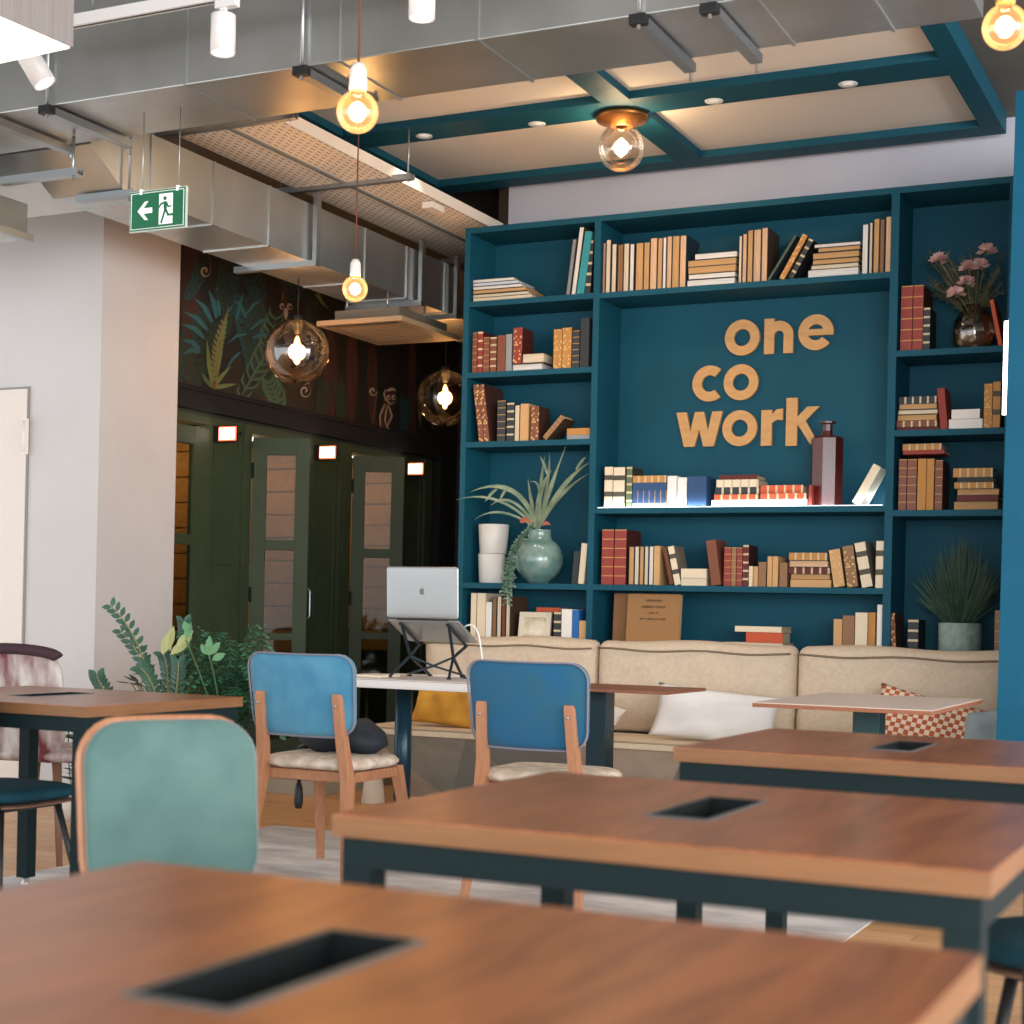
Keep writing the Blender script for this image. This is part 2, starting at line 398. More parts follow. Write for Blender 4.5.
for a in ((278, 402, 276, 390), (281, 300, 282, 292), (418, 408, 420, 428), (428, 400, 432, 430), (316, 290, 322, 306), (314, 294, 328, 310)):
    Pm.blade([(a[0], a[1]), (a[2], a[3])], 1.2, YG if a[0] > 300 else GR)
Pm.m.mi = 0
tag(Pm.m.build('jungle_mural', mur_m), 'dark painted jungle mural with teal fronds and small monkeys above the booths', 'mural')
Pm = Paint(Y=11.298)
for i in range(16):
    x = 436+random.random()*26; y = 430+i*11; dx = random.choice((-1, 1))*(10+random.random()*14)
    Pm.blade([(x, y), (x+dx*.5, y-8), (x+dx, y-4-random.random()*8)], 1.3, random.choice((GRD, TE2, GR)))
Pm.leafy([(452, 560), (446, 520), (440, 470)], 20, 9, .9, GRD, 1.6)
Pm.m.mi = 0
tag(Pm.m.build('jungle_mural', mur_m), 'painted green leaves on the dark far wall left of the bookcase', 'mural')

# ================================================================ CEILING FRAME
fr = T('ceiling_frame', 'blue timber ceiling grid with pale panels above the bookcase', 'ceiling frame', (-3, 7.4, 3.6))
def fb(x0, x1, y0, y1): MB().box(x0, x1, y0, y1, 3.6, ZC-.002, .003).build('beam', BLUE, fr, world=True)
YN = 5.75
fb(-4.85, -4.58, YN, 8.47); fb(-1.44, -1.335, YN, 8.47)
fb(-4.58, -1.44, 8.31, 8.47); fb(-4.58, -1.44, YN, YN+.16)
fb(-4.58, -3.087, 7.235, 7.475); fb(-3.087, -2.935, YN+.16, 8.31); fb(-2.935, -1.44, 7.235, 7.475)
PAN = mat('#e6ddd2', .85)
for (x0, x1) in ((-4.58, -3.087), (-2.935, -1.44)):
    for (y0, y1) in ((YN+.16, 7.235), (7.475, 8.31)):
        MB().box(x0+.001, x1-.001, y0+.001, y1-.001, 3.64, 3.66).build('panel', PAN, fr, world=True)
EM = mat('#fff2e0', .5, emit=6)
for k, (px, py) in enumerate(((424, 136), (537, 124), (714, 101), (848, 84))):
    q = atZ(px, py, 3.6)
    t = T('downlight', ['round white downlight in the blue beam, beside the hanging bulb', 'round white downlight in the blue beam left of the globe lamp', 'round white downlight in the blue beam right of the globe lamp', 'round white downlight in the blue beam nearest its right end'][k], 'downlight', (q.x, q.y, 3.6), group='downlights in the blue ceiling beam')
    MB().lathe([(.028, -.001), (.043, -.004), (.046, 0), (.028, 0)], seg=24).build('trim_ring', mat('#e8e4de', .3), t)
    MB().lathe([(0, -.002), (.027, -.002), (.027, 0), (0, 0)], seg=20).build('lens', mat('#d8d4cc', .25, emit=.3), t)
    spot('downlight_light', (q.x, q.y, 3.59), 14, (1, .9, .78), 95, .7, (q.x, q.y, 0))
# ceiling globe lamp
q = atZ(622, 115, 3.6)
t = T('ceiling_globe_lamp', 'clear glass globe lamp with a brass collar on the blue beam crossing', 'lamp', (q.x, q.y, 3.6))
BRASS = mat('#a8703c', .35, .9)
MB().lathe([(0, 0), (.13, 0), (.135, -.012), (.13, -.03), (.06, -.045), (.055, -.06), (.03, -.06)], seg=32).build('brass_collar', BRASS, t)
CLR = bulb_glass('clear_globe_glass', '#fff3e6', mixf=.3)
MB().lathe([(.05*0+.045, -.05)]+[(.12*sin(a), -.165+.12*cos(a)) for a in [R(22+i*158/14) for i in range(15)]], seg=32).build('globe', CLR, t)
def filament(par, z, L, r, e, name='filament'):
    MB().lathe([(0, L/2)]+[(r*(.55+.45*sin(pi*i/8)), L/2-L*i/8) for i in range(1, 8)]+[(0, -L/2)], c=(0, 0, z), seg=12).build(name, mat('#ffd9a6', .5, emit=e), par)
filament(t, -.165, .10, .022, 30)
point('globe_light', (q.x, q.y, 3.6-.165), 12, (1, .78, .5), .04)

# ================================================================ DUCTS
def duct_thing(label, boxes, seams, loc):
    t = T('ventilation_duct', label, 'duct', loc)
    for b in boxes: MB().box(*b, .004).build('duct_body', GALV, t, world=True)
    for b in seams: MB().box(*b).build('seam', STEEL, t, world=True)
    return t
s1 = []
for x in (-5.6, -4.72, -3.33, -2.06, -1.1): pass
d1 = T('ventilation_duct', 'large galvanised rectangular duct running across the top of the room', 'duct', (-3, 5.23, 3.1))
MB().box(-9, -.945, 5.005, 5.465, 3.1, 3.52, .004).build('duct_body', GALV, d1, world=True)
for x in (-4.60, -3.9, -3.2, -2.0, -1.6, -2.62, -1.25):
    m = MB(); m.box(x, x+.012, 5.0, 5.47, 3.094, 3.1); m.box(x, x+.012, 4.998, 5.005, 3.094, 3.52); m.build('seam', GALV, d1, world=True)
def strut(par, p0, p1, w=.041, name='strut'):
    m = MB(); m.bar(p0, p1, w, .004); d = (Vector(p1)-Vector(p0)).normalized(); x = d.cross(Vector((0, 0, 1))).normalized()*w/2
    for sg in (-1, 1): m.bar(Vector(p0)+x*sg+Vector((0, 0, .015)), Vector(p1)+x*sg+Vector((0, 0, .015)), .004, .03)
    m.build(name, STEEL, par, world=True)
zb = 3.062
for k, (a, b) in enumerate((((45, 110), (114, 144)), ((-6, 121), (54, 151)), ((296, 72), (346, 100)), ((632, 19), (690, 71)), ((703, 4), (748, 56)))):
    A = atZ(a[0], a[1], zb); B = atZ(b[0], b[1], zb)
    x = (A.x+B.x)/2
    yend = max(B.y, 5.5) if x > -4.75 else 5.475
    strut(d1, (x, 4.97, zb), (x, yend, zb))
    MB().tube([(x, 4.985, zb-.02), (x, 4.985, ZC-.02)], .0065).build('threaded_rod', STEEL, d1, world=True)
    yr = yend-.03 if yend > 5.53 else yend+.008
    MB().tube([(x, yr, zb-.03), (x, yr, ZC-.02 if x > -4.75 else 3.09)], .0065).build('threaded_rod', STEEL, d1, world=True)
    MB().box(x-.03, x+.03, 4.965, 5.003, zb-.004, zb+.03, .003).build('bracket', BLACK, d1, world=True)

d2 = T('ventilation_duct', 'galvanised duct running back above the phone booths beside the mural', 'duct', (-4.98, 8, 2.95))
MB().prism([(-4.785, 5.49, 3.10), (-4.785, 5.72, 2.95), (-4.785, 11.28, 2.95), (-4.785, 11.28, 3.26), (-4.785, 5.49, 3.26)], (-.415, 0, 0)).build('duct_body', GALV, d2, world=True)
MB().prism([(-5.2, 5.49, 3.10), (-5.2, 5.95, 2.95), (-5.2, 5.95, 3.26), (-5.2, 5.49, 3.26)], (-2.2, 0, 0)).build('elbow', GALV, d2, world=True)
for i in range(11): y = 5.9+i*.48; m = MB(); m.box(-5.2, -4.778, y, y+.012, 2.944, 2.95); m.box(-4.785, -4.778, y, y+.012, 2.944, 3.26); m.build('seam', GALV, d2, world=True)
for (px, py) in ((315, 262), (420, 300), (455, 318)):
    q = atX(px, py, -4.76)
    strut(d2, (-5.28, q.y, 2.925), (-4.74, q.y, 2.925))
    MB().box(-4.765, -4.74, q.y-.02, q.y+.02, 2.925, 3.32).build('hanger', STEEL, d2, world=True)
for (pa, pb_) in (((8, 187), (75, 173)), ((82, 204), (133, 195))):
    A = atZ(*pa, 2.92); B = atZ(*pb_, 2.92); y = (A.y+B.y)/2
    strut(d2, (A.x, y, 2.92), (max(B.x, -4.75), y, 2.92)); MB().tube([(-4.76, y, 2.9), (-4.76, y, 3.095 if y < 5.48 else 3.6)], .006).build('threaded_rod', STEEL, d2, world=True)
P3 = Vector((0, 0, H))+ray(27, 240)*7.5
d3 = T('ventilation_duct', 'short grey duct end against the white wall at far left', 'duct', P3)
MB().box(P3.x-1.2, P3.x, P3.y-.9, P3.y, P3.z, 2.945, .004).build('duct_body', GALV, d3, world=True)
strut(d3, (P3.x+.02, P3.y-.9, P3.z-.01), (P3.x+.02, P3.y, P3.z-.01))
# air-conditioning cassette
t = T('air_conditioner', 'flat ceiling air-conditioning cassette hanging below the duct over the booths', 'air conditioner', (-4.89, 8.30, 2.74))
ACM = mat('#9a8468', .55)
MB().box(-.29, .29, -.36, .36, 0, .03, .006).build('grille_panel', ACM, t)
MB().box(-.22, .22, -.27, .32, .03, .1, .004).build('casing', mat('#6f675c', .6, .3), t)
m = MB()
for i in range(9): m.box(-.2, .2, -.22+i*.05, -.205+i*.05, -.003, 0)
for x_, y_ in ((-.18, -.2), (.1, -.2), (-.18, .25), (.1, .25)): MB().tube([(x_, y_, .1), (x_, y_, .211)], .006, 6).build('threaded_rod', STEEL, t)
m.build('grille', mat('#8a755b', .6), t)
MB().box(-.24, .24, -.33, -.315, -.004, 0).build('air_slot', BLACK, t)

# perforated cable tray
t = T('cable_tray', 'wide perforated metal cable tray hanging beside the blue ceiling frame', 'cable tray', (-4.57, 8, 3.35))
def traymat():
    m = bpy.data.materials.new('perforated_tray'); m.use_nodes = True; nt = m.node_tree; N = nt.nodes; L = nt.links; b = N['Principled BSDF']
    b.inputs['Metallic'].default_value = .1; b.inputs['Roughness'].default_value = .5
    tc = N.new('ShaderNodeTexCoord'); br = N.new('ShaderNodeTexBrick'); L.new(tc.outputs['Object'], br.inputs[0])
    mp = N.new('ShaderNodeMapping'); mp.inputs['Rotation'].default_value = (0, 0, pi/2); L.new(tc.outputs['Object'], mp.inputs[0]); L.new(mp.outputs[0], br.inputs[0])
    br.inputs['Scale'].default_value = 1; br.inputs['Brick Width'].default_value = .06; br.inputs['Row Height'].default_value = .034; br.inputs['Mortar Size'].default_value = .0135; br.inputs['Mortar Smooth'].default_value = 0
    br.inputs['Color1'].default_value = lin('#5a4e44'); br.inputs['Color2'].default_value = lin('#5a4e44'); br.inputs['Mortar'].default_value = lin('#f2e6d8')
    L.new(br.outputs[0], b.inputs['Base Color']); return m
TM = traymat()
TY0, TY1 = 6.05, 11.2
MB().box(-4.88, -4.57, TY0, TY1, 3.35, 3.353).build('perforated_sheet', TM, t, world=True)
MB().box(-4.55, -4.27, TY0, TY1, 3.35, 3.353).build('perforated_sheet', TM, t, world=True)
MB().box(-4.57, -4.55, TY0, TY1, 3.34, 3.36).build('rail', STEEL, t, world=True)
MB().box(-4.272, -4.268, TY0, TY1, 3.35, 3.41).build('rail', TM, t, world=True)
MB().box(-4.882, -4.878, TY0, TY1, 3.35, 3.41).build('rail', STEEL, t, world=True)
for y in (6.15, 7.25, 9.1):
    strut(t, (-5.0, y, 3.33), (-4.15, y, 3.33), .035, 'cross_bar')
    for x in (-4.98, -4.18): MB().tube([(x, y, 3.32), (x, y, ZC-.01)], .005, 6).build('threaded_rod', STEEL, t, world=True)
MB().box(-4.36, -4.29, 7.72, 7.86, 3.31, 3.345, .004).build('junction_box', mat('#e2dcd0', .5), t, world=True)

# exit sign
q0 = atY(158.5, 210, 5.2)
t = T('exit_sign', 'green hanging emergency exit sign with a left arrow and running figure', 'sign', (q0.x, 5.2, q0.z))
SG = mat('#0a6341', .4, emit=.05); SW = mat('#eef0ea', .5, emit=.25)
hw, hh = .140, .080
MB().box(-hw-.004, hw+.004, -.006, .006, -hh-.004, hh+.004, .002).build('panel', mat('#c9d2c8', .4), t)
m = MB(); m.box(-hw, hw, -.008, -.006, -hh, hh); m.build('sign_face', SG, t)
m = MB()
for z in (-hh+.006, hh-.008): m.box(-hw+.006, hw-.006, -.0092, -.008, z, z+.002)
for x in (-hw+.006, hw-.008): m.box(x, x+.002, -.0092, -.008, -hh+.006, hh-.006)
def pl(pts, y0=-.0098, y1=-.008): m.prism([(x, y0, z) for x, z in pts], (0, y1-y0, 0))
pl([(-.100, .0), (-.062, .038), (-.046, .038), (-.071, .011), (-.026, .011), (-.026, -.011), (-.071, -.011), (-.046, -.038), (-.062, -.038)])
pl([(.010, -.062), (.078, -.062), (.078, .062), (.010, .062)])
m.build('arrow_and_doorway', SW, t)
m = MB(); m.lathe([(0, -.002), (.0085, -.002), (.0085, 0), (0, 0)], seg=16); m.xf(Matrix.Translation((.040, -.0105, .042)) @ Matrix.Rotation(R(90), 4, 'X'))
def pl2(pts): m.prism([(x, -.0112, z) for x, z in pts], (0, .0015, 0))
pl2([(.036, .031), (.052, .027), (.050, .0), (.038, -.006), (.034, .004)])
pl2([(.040, -.004), (.050, -.002), (.060, -.022), (.080, -.022), (.080, -.031), (.054, -.031)])
pl2([(.038, -.002), (.046, -.006), (.036, -.034), (.026, -.060), (.018, -.056), (.028, -.030)])
pl2([(.038, .030), (.034, .020), (.022, .016), (.012, .004), (.008, .008), (.018, .024)])
pl2([(.050, .027), (.060, .010), (.074, .012), (.074, .006), (.056, .003), (.048, .018)])
m.build('running_figure', SG, t)
for x in (-.085, .1): MB().tube([(x, 0, hh), (x, 0, 3.09-q0.z)], .0025 if x < 0 else .002, 6).build('hanging_rod', STEEL, t)
for x in (-.085, .1): MB().box(x-.005, x+.005, -.011, .007, hh-.012, hh+.01, .001).build('clip', SW, t)

# ================================================================ TRACK SPOTLIGHTS
tk = T('lighting_track', 'white ceiling lighting track in front of the large duct', 'track', (-3, 4.7, 3.26))
TZ = 3.262
MB().box(-4.6, 0.4, 4.685, 4.72, TZ, TZ+.045, .003).build('rail', mat('#e4e2e0', .4), tk, world=True)
MB().box(-4.6, 0.4, 4.697, 4.708, TZ-.001, TZ+.004).build('slot', BLACK, tk, world=True)
for x in (-4.1, -2.9, -1.5, -.4): MB().tube([(x, 4.7, TZ+.04), (x, 4.7, ZC)], .004, 6).build('hanger_rod', STEEL, tk, world=True)
WSP = mat('#e9e7e6', .35)
def spotlamp(px, py, label, tilt, L=.14):
    q = atY(px, py, 4.7)
    t = T('track_spotlight', label, 'spotlight', (q.x, 4.7, q.z+L/2+.02), group='white spotlights on the lighting track')
    m = MB(); m.lathe([(0, 0), (.044, 0), (.045, -.004), (.045, -L), (.041, -L), (.039, -L+.012), (0, -L+.012)], seg=28)
    m.xf(Matrix.Rotation(tilt, 4, FW))
    m.build('lamp_head', WSP, t)
    m = MB(); m.lathe([(0, 0), (.038, 0), (.038, -.004), (0, -.004)], c=(0, 0, -L+.010), seg=24); m.xf(Matrix.Rotation(tilt, 4, FW)); m.build('lens', mat('#ffffff', .4, emit=3.5), t)
    MB().box(-.012, .012, -.008, .008, 0, TZ-q.z-L/2-.02, .002).build('stem', WSP, t)
    MB().box(-.03, .06, -.016, .016, TZ-.03-q.z-L/2-.02, TZ-q.z-L/2-.022, .003).build('adapter', WSP, t)
spotlamp(223, 40, 'white cylinder spotlight pointing straight down above the exit sign', 0)
spotlamp(422, 4, 'white cylinder spotlight at the top edge, right of the hanging bulb cable', 0)
spotlamp(26, 76, 'tilted white cylinder spotlight just below the big lampshade', R(-32))
# big square lampshade
q = atZ(73, 47, 2.85)
t = T('pendant_lamp', 'big square white pleated lampshade at the top left corner', 'lamp', (q.x, q.y, 2.85), rz=R(-4))
m = MB(); m.hexa([(-.62, -.0, 0), (0, 0, 0), (0, -.62, 0), (-.62, -.62, 0)][::-1]+[(-.62, 0, .3), (0, 0, .3), (0, -.62, .3), (-.62, -.62, .3)][::-1])
m.build('lamp_shade', mat('#96908e', .8, kind='wood', hex2='#827d7a', scale=260, stretch=(1, 1, .01)), t)
MB().box(-.612, -.008, -.612, -.008, -.006, 0).build('diffuser', mat('#fffdf8', .6, emit=1.1), t)
MB().tube([(-.31, -.31, .3), (-.31, -.31, ZC-2.86)], .006).build('cable', mat('#dddddd', .5), t)

# ================================================================ BULBS AND GLOBES
AMB = bulb_glass('amber_bulb_glass', '#ffdca6', mixf=.2, glow=.28)
SMK = bulb_glass('smoked_globe_glass', '#c2a585', mixf=.4)
def bulb(px, py, w, r, label, power, socket='#f0eae4'):
    rr = ray(px, py); P = Vector((0, 0, H))+rr*w
    t = T('hanging_bulb', label, 'lamp', P, group='amber filament bulbs on cords')
    MB().lathe([(r*.32, r*1.06)]+[(r*sin(a), r*cos(a)) for a in [R(20+i*160/14) for i in range(15)]], seg=32).build('bulb', AMB, t)
    filament(t, 0, r*1.0, r*.34, 26)
    MB().lathe([(0, r*2.3), (r*.25, r*2.3), (r*.40, r*2.0), (r*.44, r*1.15), (r*.40, r*1.02), (r*.34, r*1.0)], seg=24).build('socket', mat(socket, .35), t)
    MB().lathe([(r*.32, r*1.15), (r*.34, r*1.02), (r*.30, r*.9)], seg=20).build('cap', BRASS, t)
    MB().tube([(0, 0, r*2.28), (0, 0, ZC-P.z)], .0035, 6).build('cord', mat('#6b3b2c', .7), t)
    point('bulb_light', P, power, (1, .68, .36), .03)
    return t
bulb(357.5, 112, 4.72, .0625, 'amber filament bulb with white socket hanging in front of the large duct', 5)
bulb(355, 289, 7.62, .0615, 'small amber bulb with white socket hanging below the cable tray', 9)
bulb(1005, 27, 4.5, .0635, 'amber filament bulb at the top right corner', 5, '#a07a50')
def globe(px, py, w, r, label, power):
    P = Vector((0, 0, H))+ray(px, py)*w
    t = T('globe_pendant', label, 'lamp', P, group='smoked glass globe pendants')
    MB().lathe([(r*.14, r*.99)]+[(r*sin(a), r*cos(a)) for a in [R(9+i*171/22) for i in range(23)]], seg=40).build('globe', SMK, t)
    MB().lathe([(0, r*1.12), (.02, r*1.12), (.032, r*1.0), (.03, r*.86), (.018, r*.55), (0, r*.55)], seg=20).build('socket', BLACK, t)
    MB().lathe([(0, r*.5), (.018, r*.42), (.024, r*.2), (.024, -r*.25), (.012, -r*.36), (0, -r*.38)], seg=20).build('bulb', CLR, t)
    filament(t, r*.16, .10, .014, 30); filament(t, -r*.20, .07, .012, 30)
    MB().tube([(0, 0, r*1.1), (0, 0, 2.94-P.z)], .003, 6).build('cord', BLACK, t)
    point('globe_pendant_light', P, power, (1, .66, .34), .05)
globe(297, 352, 9.0, .186, 'large smoked glass globe pendant in front of the jungle mural', 12)
globe(445, 398, 10.8, .192, 'smoked glass globe pendant half hidden behind the blue bookcase', 12)

# ================================================================ PHONE BOOTHS
PADM = mat('#b3824c', .9, kind='noise', hex2='#a37542', scale=30, bump=.2)
GLS = bulb_glass('booth_glass', '#d8d8cc', mixf=.05, refl=.12)
BTOP = 2.24
def booth(i, label, closed=False):
    Y0 = (7.275, 8.42, 9.645)[i]; YE = 1.145 if closed else 1.225
    t = T('phone_booth', label, 'phone booth', (-6.0, Y0, 0), group='green phone booths under the mural')
    def P(name, mt, *b, bev=.004, par=t, label=None): return MB().box(*b, bev).build(name, mt, par, label=label)
    P('jamb', GREENB, -.08, .0, 0, .06, 0, BTOP); P('jamb', GREENB, -.08, .015, 1.105, YE-.003, 0, BTOP)
    P('header', GREENB, -.08, .0, .06, .75, BTOP-.05, BTOP)
    w = P('side_panel', GREENB, -.08, -.005, .75, 1.105, 0, BTOP)
    m = MB()
    for (z0, z1) in ((.1, BTOP-.06),):
        m.box(-.005, .008, .80, .82, z0, z1); m.box(-.005, .008, 1.05, 1.07, z0, z1); m.box(-.005, .008, .8, 1.07, z0, z0+.02); m.box(-.005, .008, .8, 1.07, z1-.02, z1)
    m.build('moulding', GREENB, w)
    MB().box(-.0051, -.0045, .82, 1.05, 1.328, 1.332).build('seam', BLACK, w)
    m = MB(); m.box(-1.15, -1.12, 0, YE-.003, 0, BTOP); m.box(-1.12, -.08, 0, .03, 0, BTOP); m.box(-1.12, -.08, YE-.035, YE-.003, 0, BTOP); m.box(-1.15, -.0, 0, YE-.003, BTOP, BTOP+.02); m.box(-1.15, -.0, 0, YE-.003, 0, .02)
    m.build('cabin_shell', mat('#2b332b', .6), t)
    for (a, b) in (((-1.119, -1.08), (.06, YE-.09)), ((-1.07, -.12), (YE-.08, YE-.036))):
        for k in range(9):
            z = .75+k*.165
            if z+.165 > BTOP: break
            if a[0] < -1.1 and k < 9: P('wall_pad', PADM, a[0], a[1], b[0], b[1], z, z+.16, bev=.015)
            elif a[0] > -1.1: P('wall_pad', PADM, a[0], a[1], b[0], b[1], z, z+.16, bev=.015)
    P('desk_shelf', mat('#e8e0d6', .5), -1.07, -.6, .06, YE-.09, .92, .95)
    P('seat', mat('#4a4238', .9), -1.07, -.7, .1, YE-.12, .38, .46, bev=.02)
    # bifold leaf, swung outwards
    th = math.atan2(.155, .333) if not closed else R(90)
    W = .37 if not closed else .685; z0, z1 = .12, 2.165; sw = .09 if not closed else .15
    m = MB()
    for b in ((0, sw, 0, .04, z0, z1), (W-sw, W, 0, .04, z0, z1), (sw, W-sw, 0, .04, z1-.11, z1), (sw, W-sw, 0, .04, 1.44, 1.505), (sw, W-sw, 0, .04, .86, .905), (sw, W-sw, 0, .04, z0, .22)): m.box(*b, .003)
    m.xf(Matrix.Translation((.0, .065, 0)) @ Matrix.Rotation(th, 4, 'Z')); df = m.build('door', GREENB, t)
    m = MB()
    for (a, b) in ((.22, .86), (.905, 1.44), (1.505, z1-.11)): m.box(sw, W-sw, .016, .022, a, b)
    m.xf(Matrix.Translation((.0, .065, 0)) @ Matrix.Rotation(th, 4, 'Z')); m.build('glass', GLS, df)
    for z in (.35, 1.15, 1.95):
        MB().box(-.012, .012, .05, .075, z-.05, z+.05, .003).build('hinge', BLACK, df)
    MB().tube([(.0, 0, 0)]*0+[(W*.97+.012, .02, 1.0), (W*.97+.03, .02, 1.02), (W*.97+.03, .02, 1.18), (W*.97+.012, .02, 1.2)], .006).xf(Matrix.Translation((.0, .065, 0)) @ Matrix.Rotation(th, 4, 'Z')).build('handle', STEEL, df)
    # status light, sticks out square to the booth
    s = P('status_light', BLACK, 0, .17, .79, .815, 2.085, 2.19, bev=.003)
    P('status_light_rim', mat('#ff6a45', .5, emit=2.2), .045, .172, .782, .79, 2.095, 2.18, bev=.002, par=s)
    P('status_light_face', mat('#fff0e6', .5, emit=5), .054, .163, .779, .783, 2.104, 2.171, bev=0, par=s)
    c = P('ceiling_lamp', mat('#ffe2b8', .5, emit=3), -.7, -.4, .45, .75, BTOP-.012, BTOP-.002, bev=0)
    point('booth_light', (-6.5, Y0+.55, BTOP-.2), 5, (1, .72, .42), .1)
booth(0, 'green phone booth nearest the white wall, its glass door partly hidden by the wall', True)
booth(1, 'middle green phone booth with its narrow glass door swung open')
booth(2, 'green phone booth farthest back, behind the open laptop')
m = MB(); m.box(-7.2, -5.95, 7.48, 10.98, 2.262, 2.40, .005); m.box(-5.95, -5.93, 7.48, 10.98, 2.37, 2.40, .003); m.box(-6.0, -5.975, 10.98, 11.06, 0, 2.40)
struct(m.build('trim_2', mat('#0d100f', .8)))
struct(MB().box(-5.985, -4.9, 7.65, 11.28, 0, .085, .003).build('trim_3', mat('#9d9380', .7)))
struct(MB().box(-7.2, -6.0, 11.06, 11.29, 0, 2.40).build('wall_booth_end', BLACK))

# ================================================================ BOOKCASE
bc = T('bookcase', 'tall blue built-in bookcase covering the back wall behind the sofa', 'bookcase', (-2.8, 8.37, 0))
YF, YB = 8.2, 8.53
XL, XD1, XD2, XR = -4.30, -3.515, -1.857, -1.27
def bb(name, *b): return MB().box(*b, .0015).build(name, BLUE, bc, world=True)
bb('side_panel', XL-.035, XL, YF, YB, 0, 3.305); bb('side_panel', XR, XR+.035, YF, YB, 0, 3.305)
bb('top_panel', XL, XR, YF, YB, 3.272, 3.305); bb('back_panel', XL-.035, XR+.035, YB, 8.555, 0, 3.305)
bb('divider', XD1, XD1+.038, YF, YB, 0, 3.272); bb('divider', XD2, XD2+.042, YF, YB, 0, 3.272)
SZ = dict(L=[2.875, 2.461, 2.057, 1.240, .83], M=[2.872, 1.667, 1.240, .83], R=[2.462, 2.052, 1.642, .83])
SX = dict(L=(XL, XD1), M=(XD1+.038, XD2), R=(XD2+.042, XR))
for k in 'LMR':
    for z in SZ[k]: bb('shelf', SX[k][0], SX[k][1], YF, YB, z-.032, z)
# LED strip behind the lip of the shelf under the lettering
t = T('shelf_light_strip', 'thin white light strip along the shelf edge below the wooden letters', 'light strip', (-2.7, 8.202, 1.667))
MB().box(-.76, .83, 0, .006, .0003, .0035).build('strip', mat('#eef2ff', .5, emit=1.6), t)
al = area('shelf_strip_light', (-2.66, 8.203, 1.674), (-2.66, 8.45, 1.76), 1.55, .006, 1.0, (.88, .93, 1.0))
al2 = point('shelf_corner_light', (-1.93, 8.42, 1.70), .4, (.86, .92, 1.0), .02)

# ---------------------------------------------------------------- books
PAL = dict(cream='#e0cfb2', white='#e6e1da', tan='#c99c68', peach='#dcb48e', brown='#7b4630', red='#8e3226', darkred='#5e1f1a', teal='#2c8c93', grey='#8f9294', dark='#2b3034', navy='#23466e', blue='#1c63a8', gold='#b8813f', darktan='#8e6846', pinkbrown='#b58670', paleblue='#c9d3de', orange='#c4532d', green='#5d6a4c', kraft='#a87a4e')
CN = dict(cream='cream', white='white', tan='tan', peach='peach-coloured', brown='brown leather', red='red leather', darkred='dark red', teal='teal', grey='grey', dark='black', navy='navy blue', blue='bright blue', gold='gold-brown', darktan='brown', pinkbrown='pinkish brown', paleblue='pale grey-blue', orange='orange-red', green='olive green', kraft='kraft brown')
PAGES = mat('#d9c6a4', .9, kind='wood', hex2='#bfa986', scale=60, stretch=(14, 1, .2))
ORD = ['first', 'second', 'third', 'fourth', 'fifth', 'sixth', 'seventh', 'eighth', 'ninth', 'tenth', 'eleventh', 'twelfth', 'thirteenth', 'fourteenth', 'fifteenth', 'sixteenth', 'seventeenth', 'eighteenth', 'nineteenth', 'twentieth']
def bmat(c, st):
    if st == 'b': return mat(PAL[c], .5, kind='bands', hex2='#c08f4c', scale=6, amt=.1)
    if st == 'w': return mat(PAL[c], .6, kind='bands', hex2='#c9b692', scale=5, amt=.24)
    if st == 'k': return mat(PAL[c], .6, kind='bands', hex2='#4a4638', scale=2.5, amt=.3)
    if st == 'm': return mat(PAL[c], .6, kind='mottle', hex2='#d9b070', scale=55, amt=.34)
    return mat(PAL[c], .65)
def hash_(a, b): return int(sum(map(ord, a))+b*9000)
def book(name_label, group, t_, h_, d_, c, st, loc, rot, yaw=0):
    o = T('book', name_label, 'book', loc, group=group); o.rotation_euler = rot
    b = min(.003, t_*.18); m = MB()
    flip = st == 'p'                      # p: page edges face out
    m.box(0, b, .001, d_, 0, h_); m.box(t_-b, t_, .001, d_, 0, h_)
    if not flip: m.box(b, t_-b, .001, .003, 0, h_)
    if flip: m.box(b, t_-b, d_-.003, d_, 0, h_)
    bd = [mat('#26292b', .6), mat('#3a2a22', .6), mat('#23323c', .6), mat('#4a3626', .6)][hash_(c+st, t_) % 4] if flip else mat('#'+''.join('%02x' % int(int(PAL[c][i:i+2], 16)*(1 if st == 'x' else .55)) for i in (1, 3, 5)), .6)
    cv = m.build('cover', bd, o)
    if not flip: MB().box(0, t_, -.0025, .002, 0, h_, min(.0012, t_*.2)).build('spine', bmat(c, st), o)
    p = MB(); p.box(b, t_-b, .0015 if flip else .003, d_-.004 if flip else d_-.003, .003, h_-.003)
    p.build('pages', mat(PAL[c], .9, kind='wood', hex2='#'+''.join('%02x' % int(int(PAL[c][i:i+2], 16)*.86) for i in (1, 3, 5)), scale=60, stretch=(14, 1, .2)) if flip else PAGES, o)
    return o
GAP = .0012
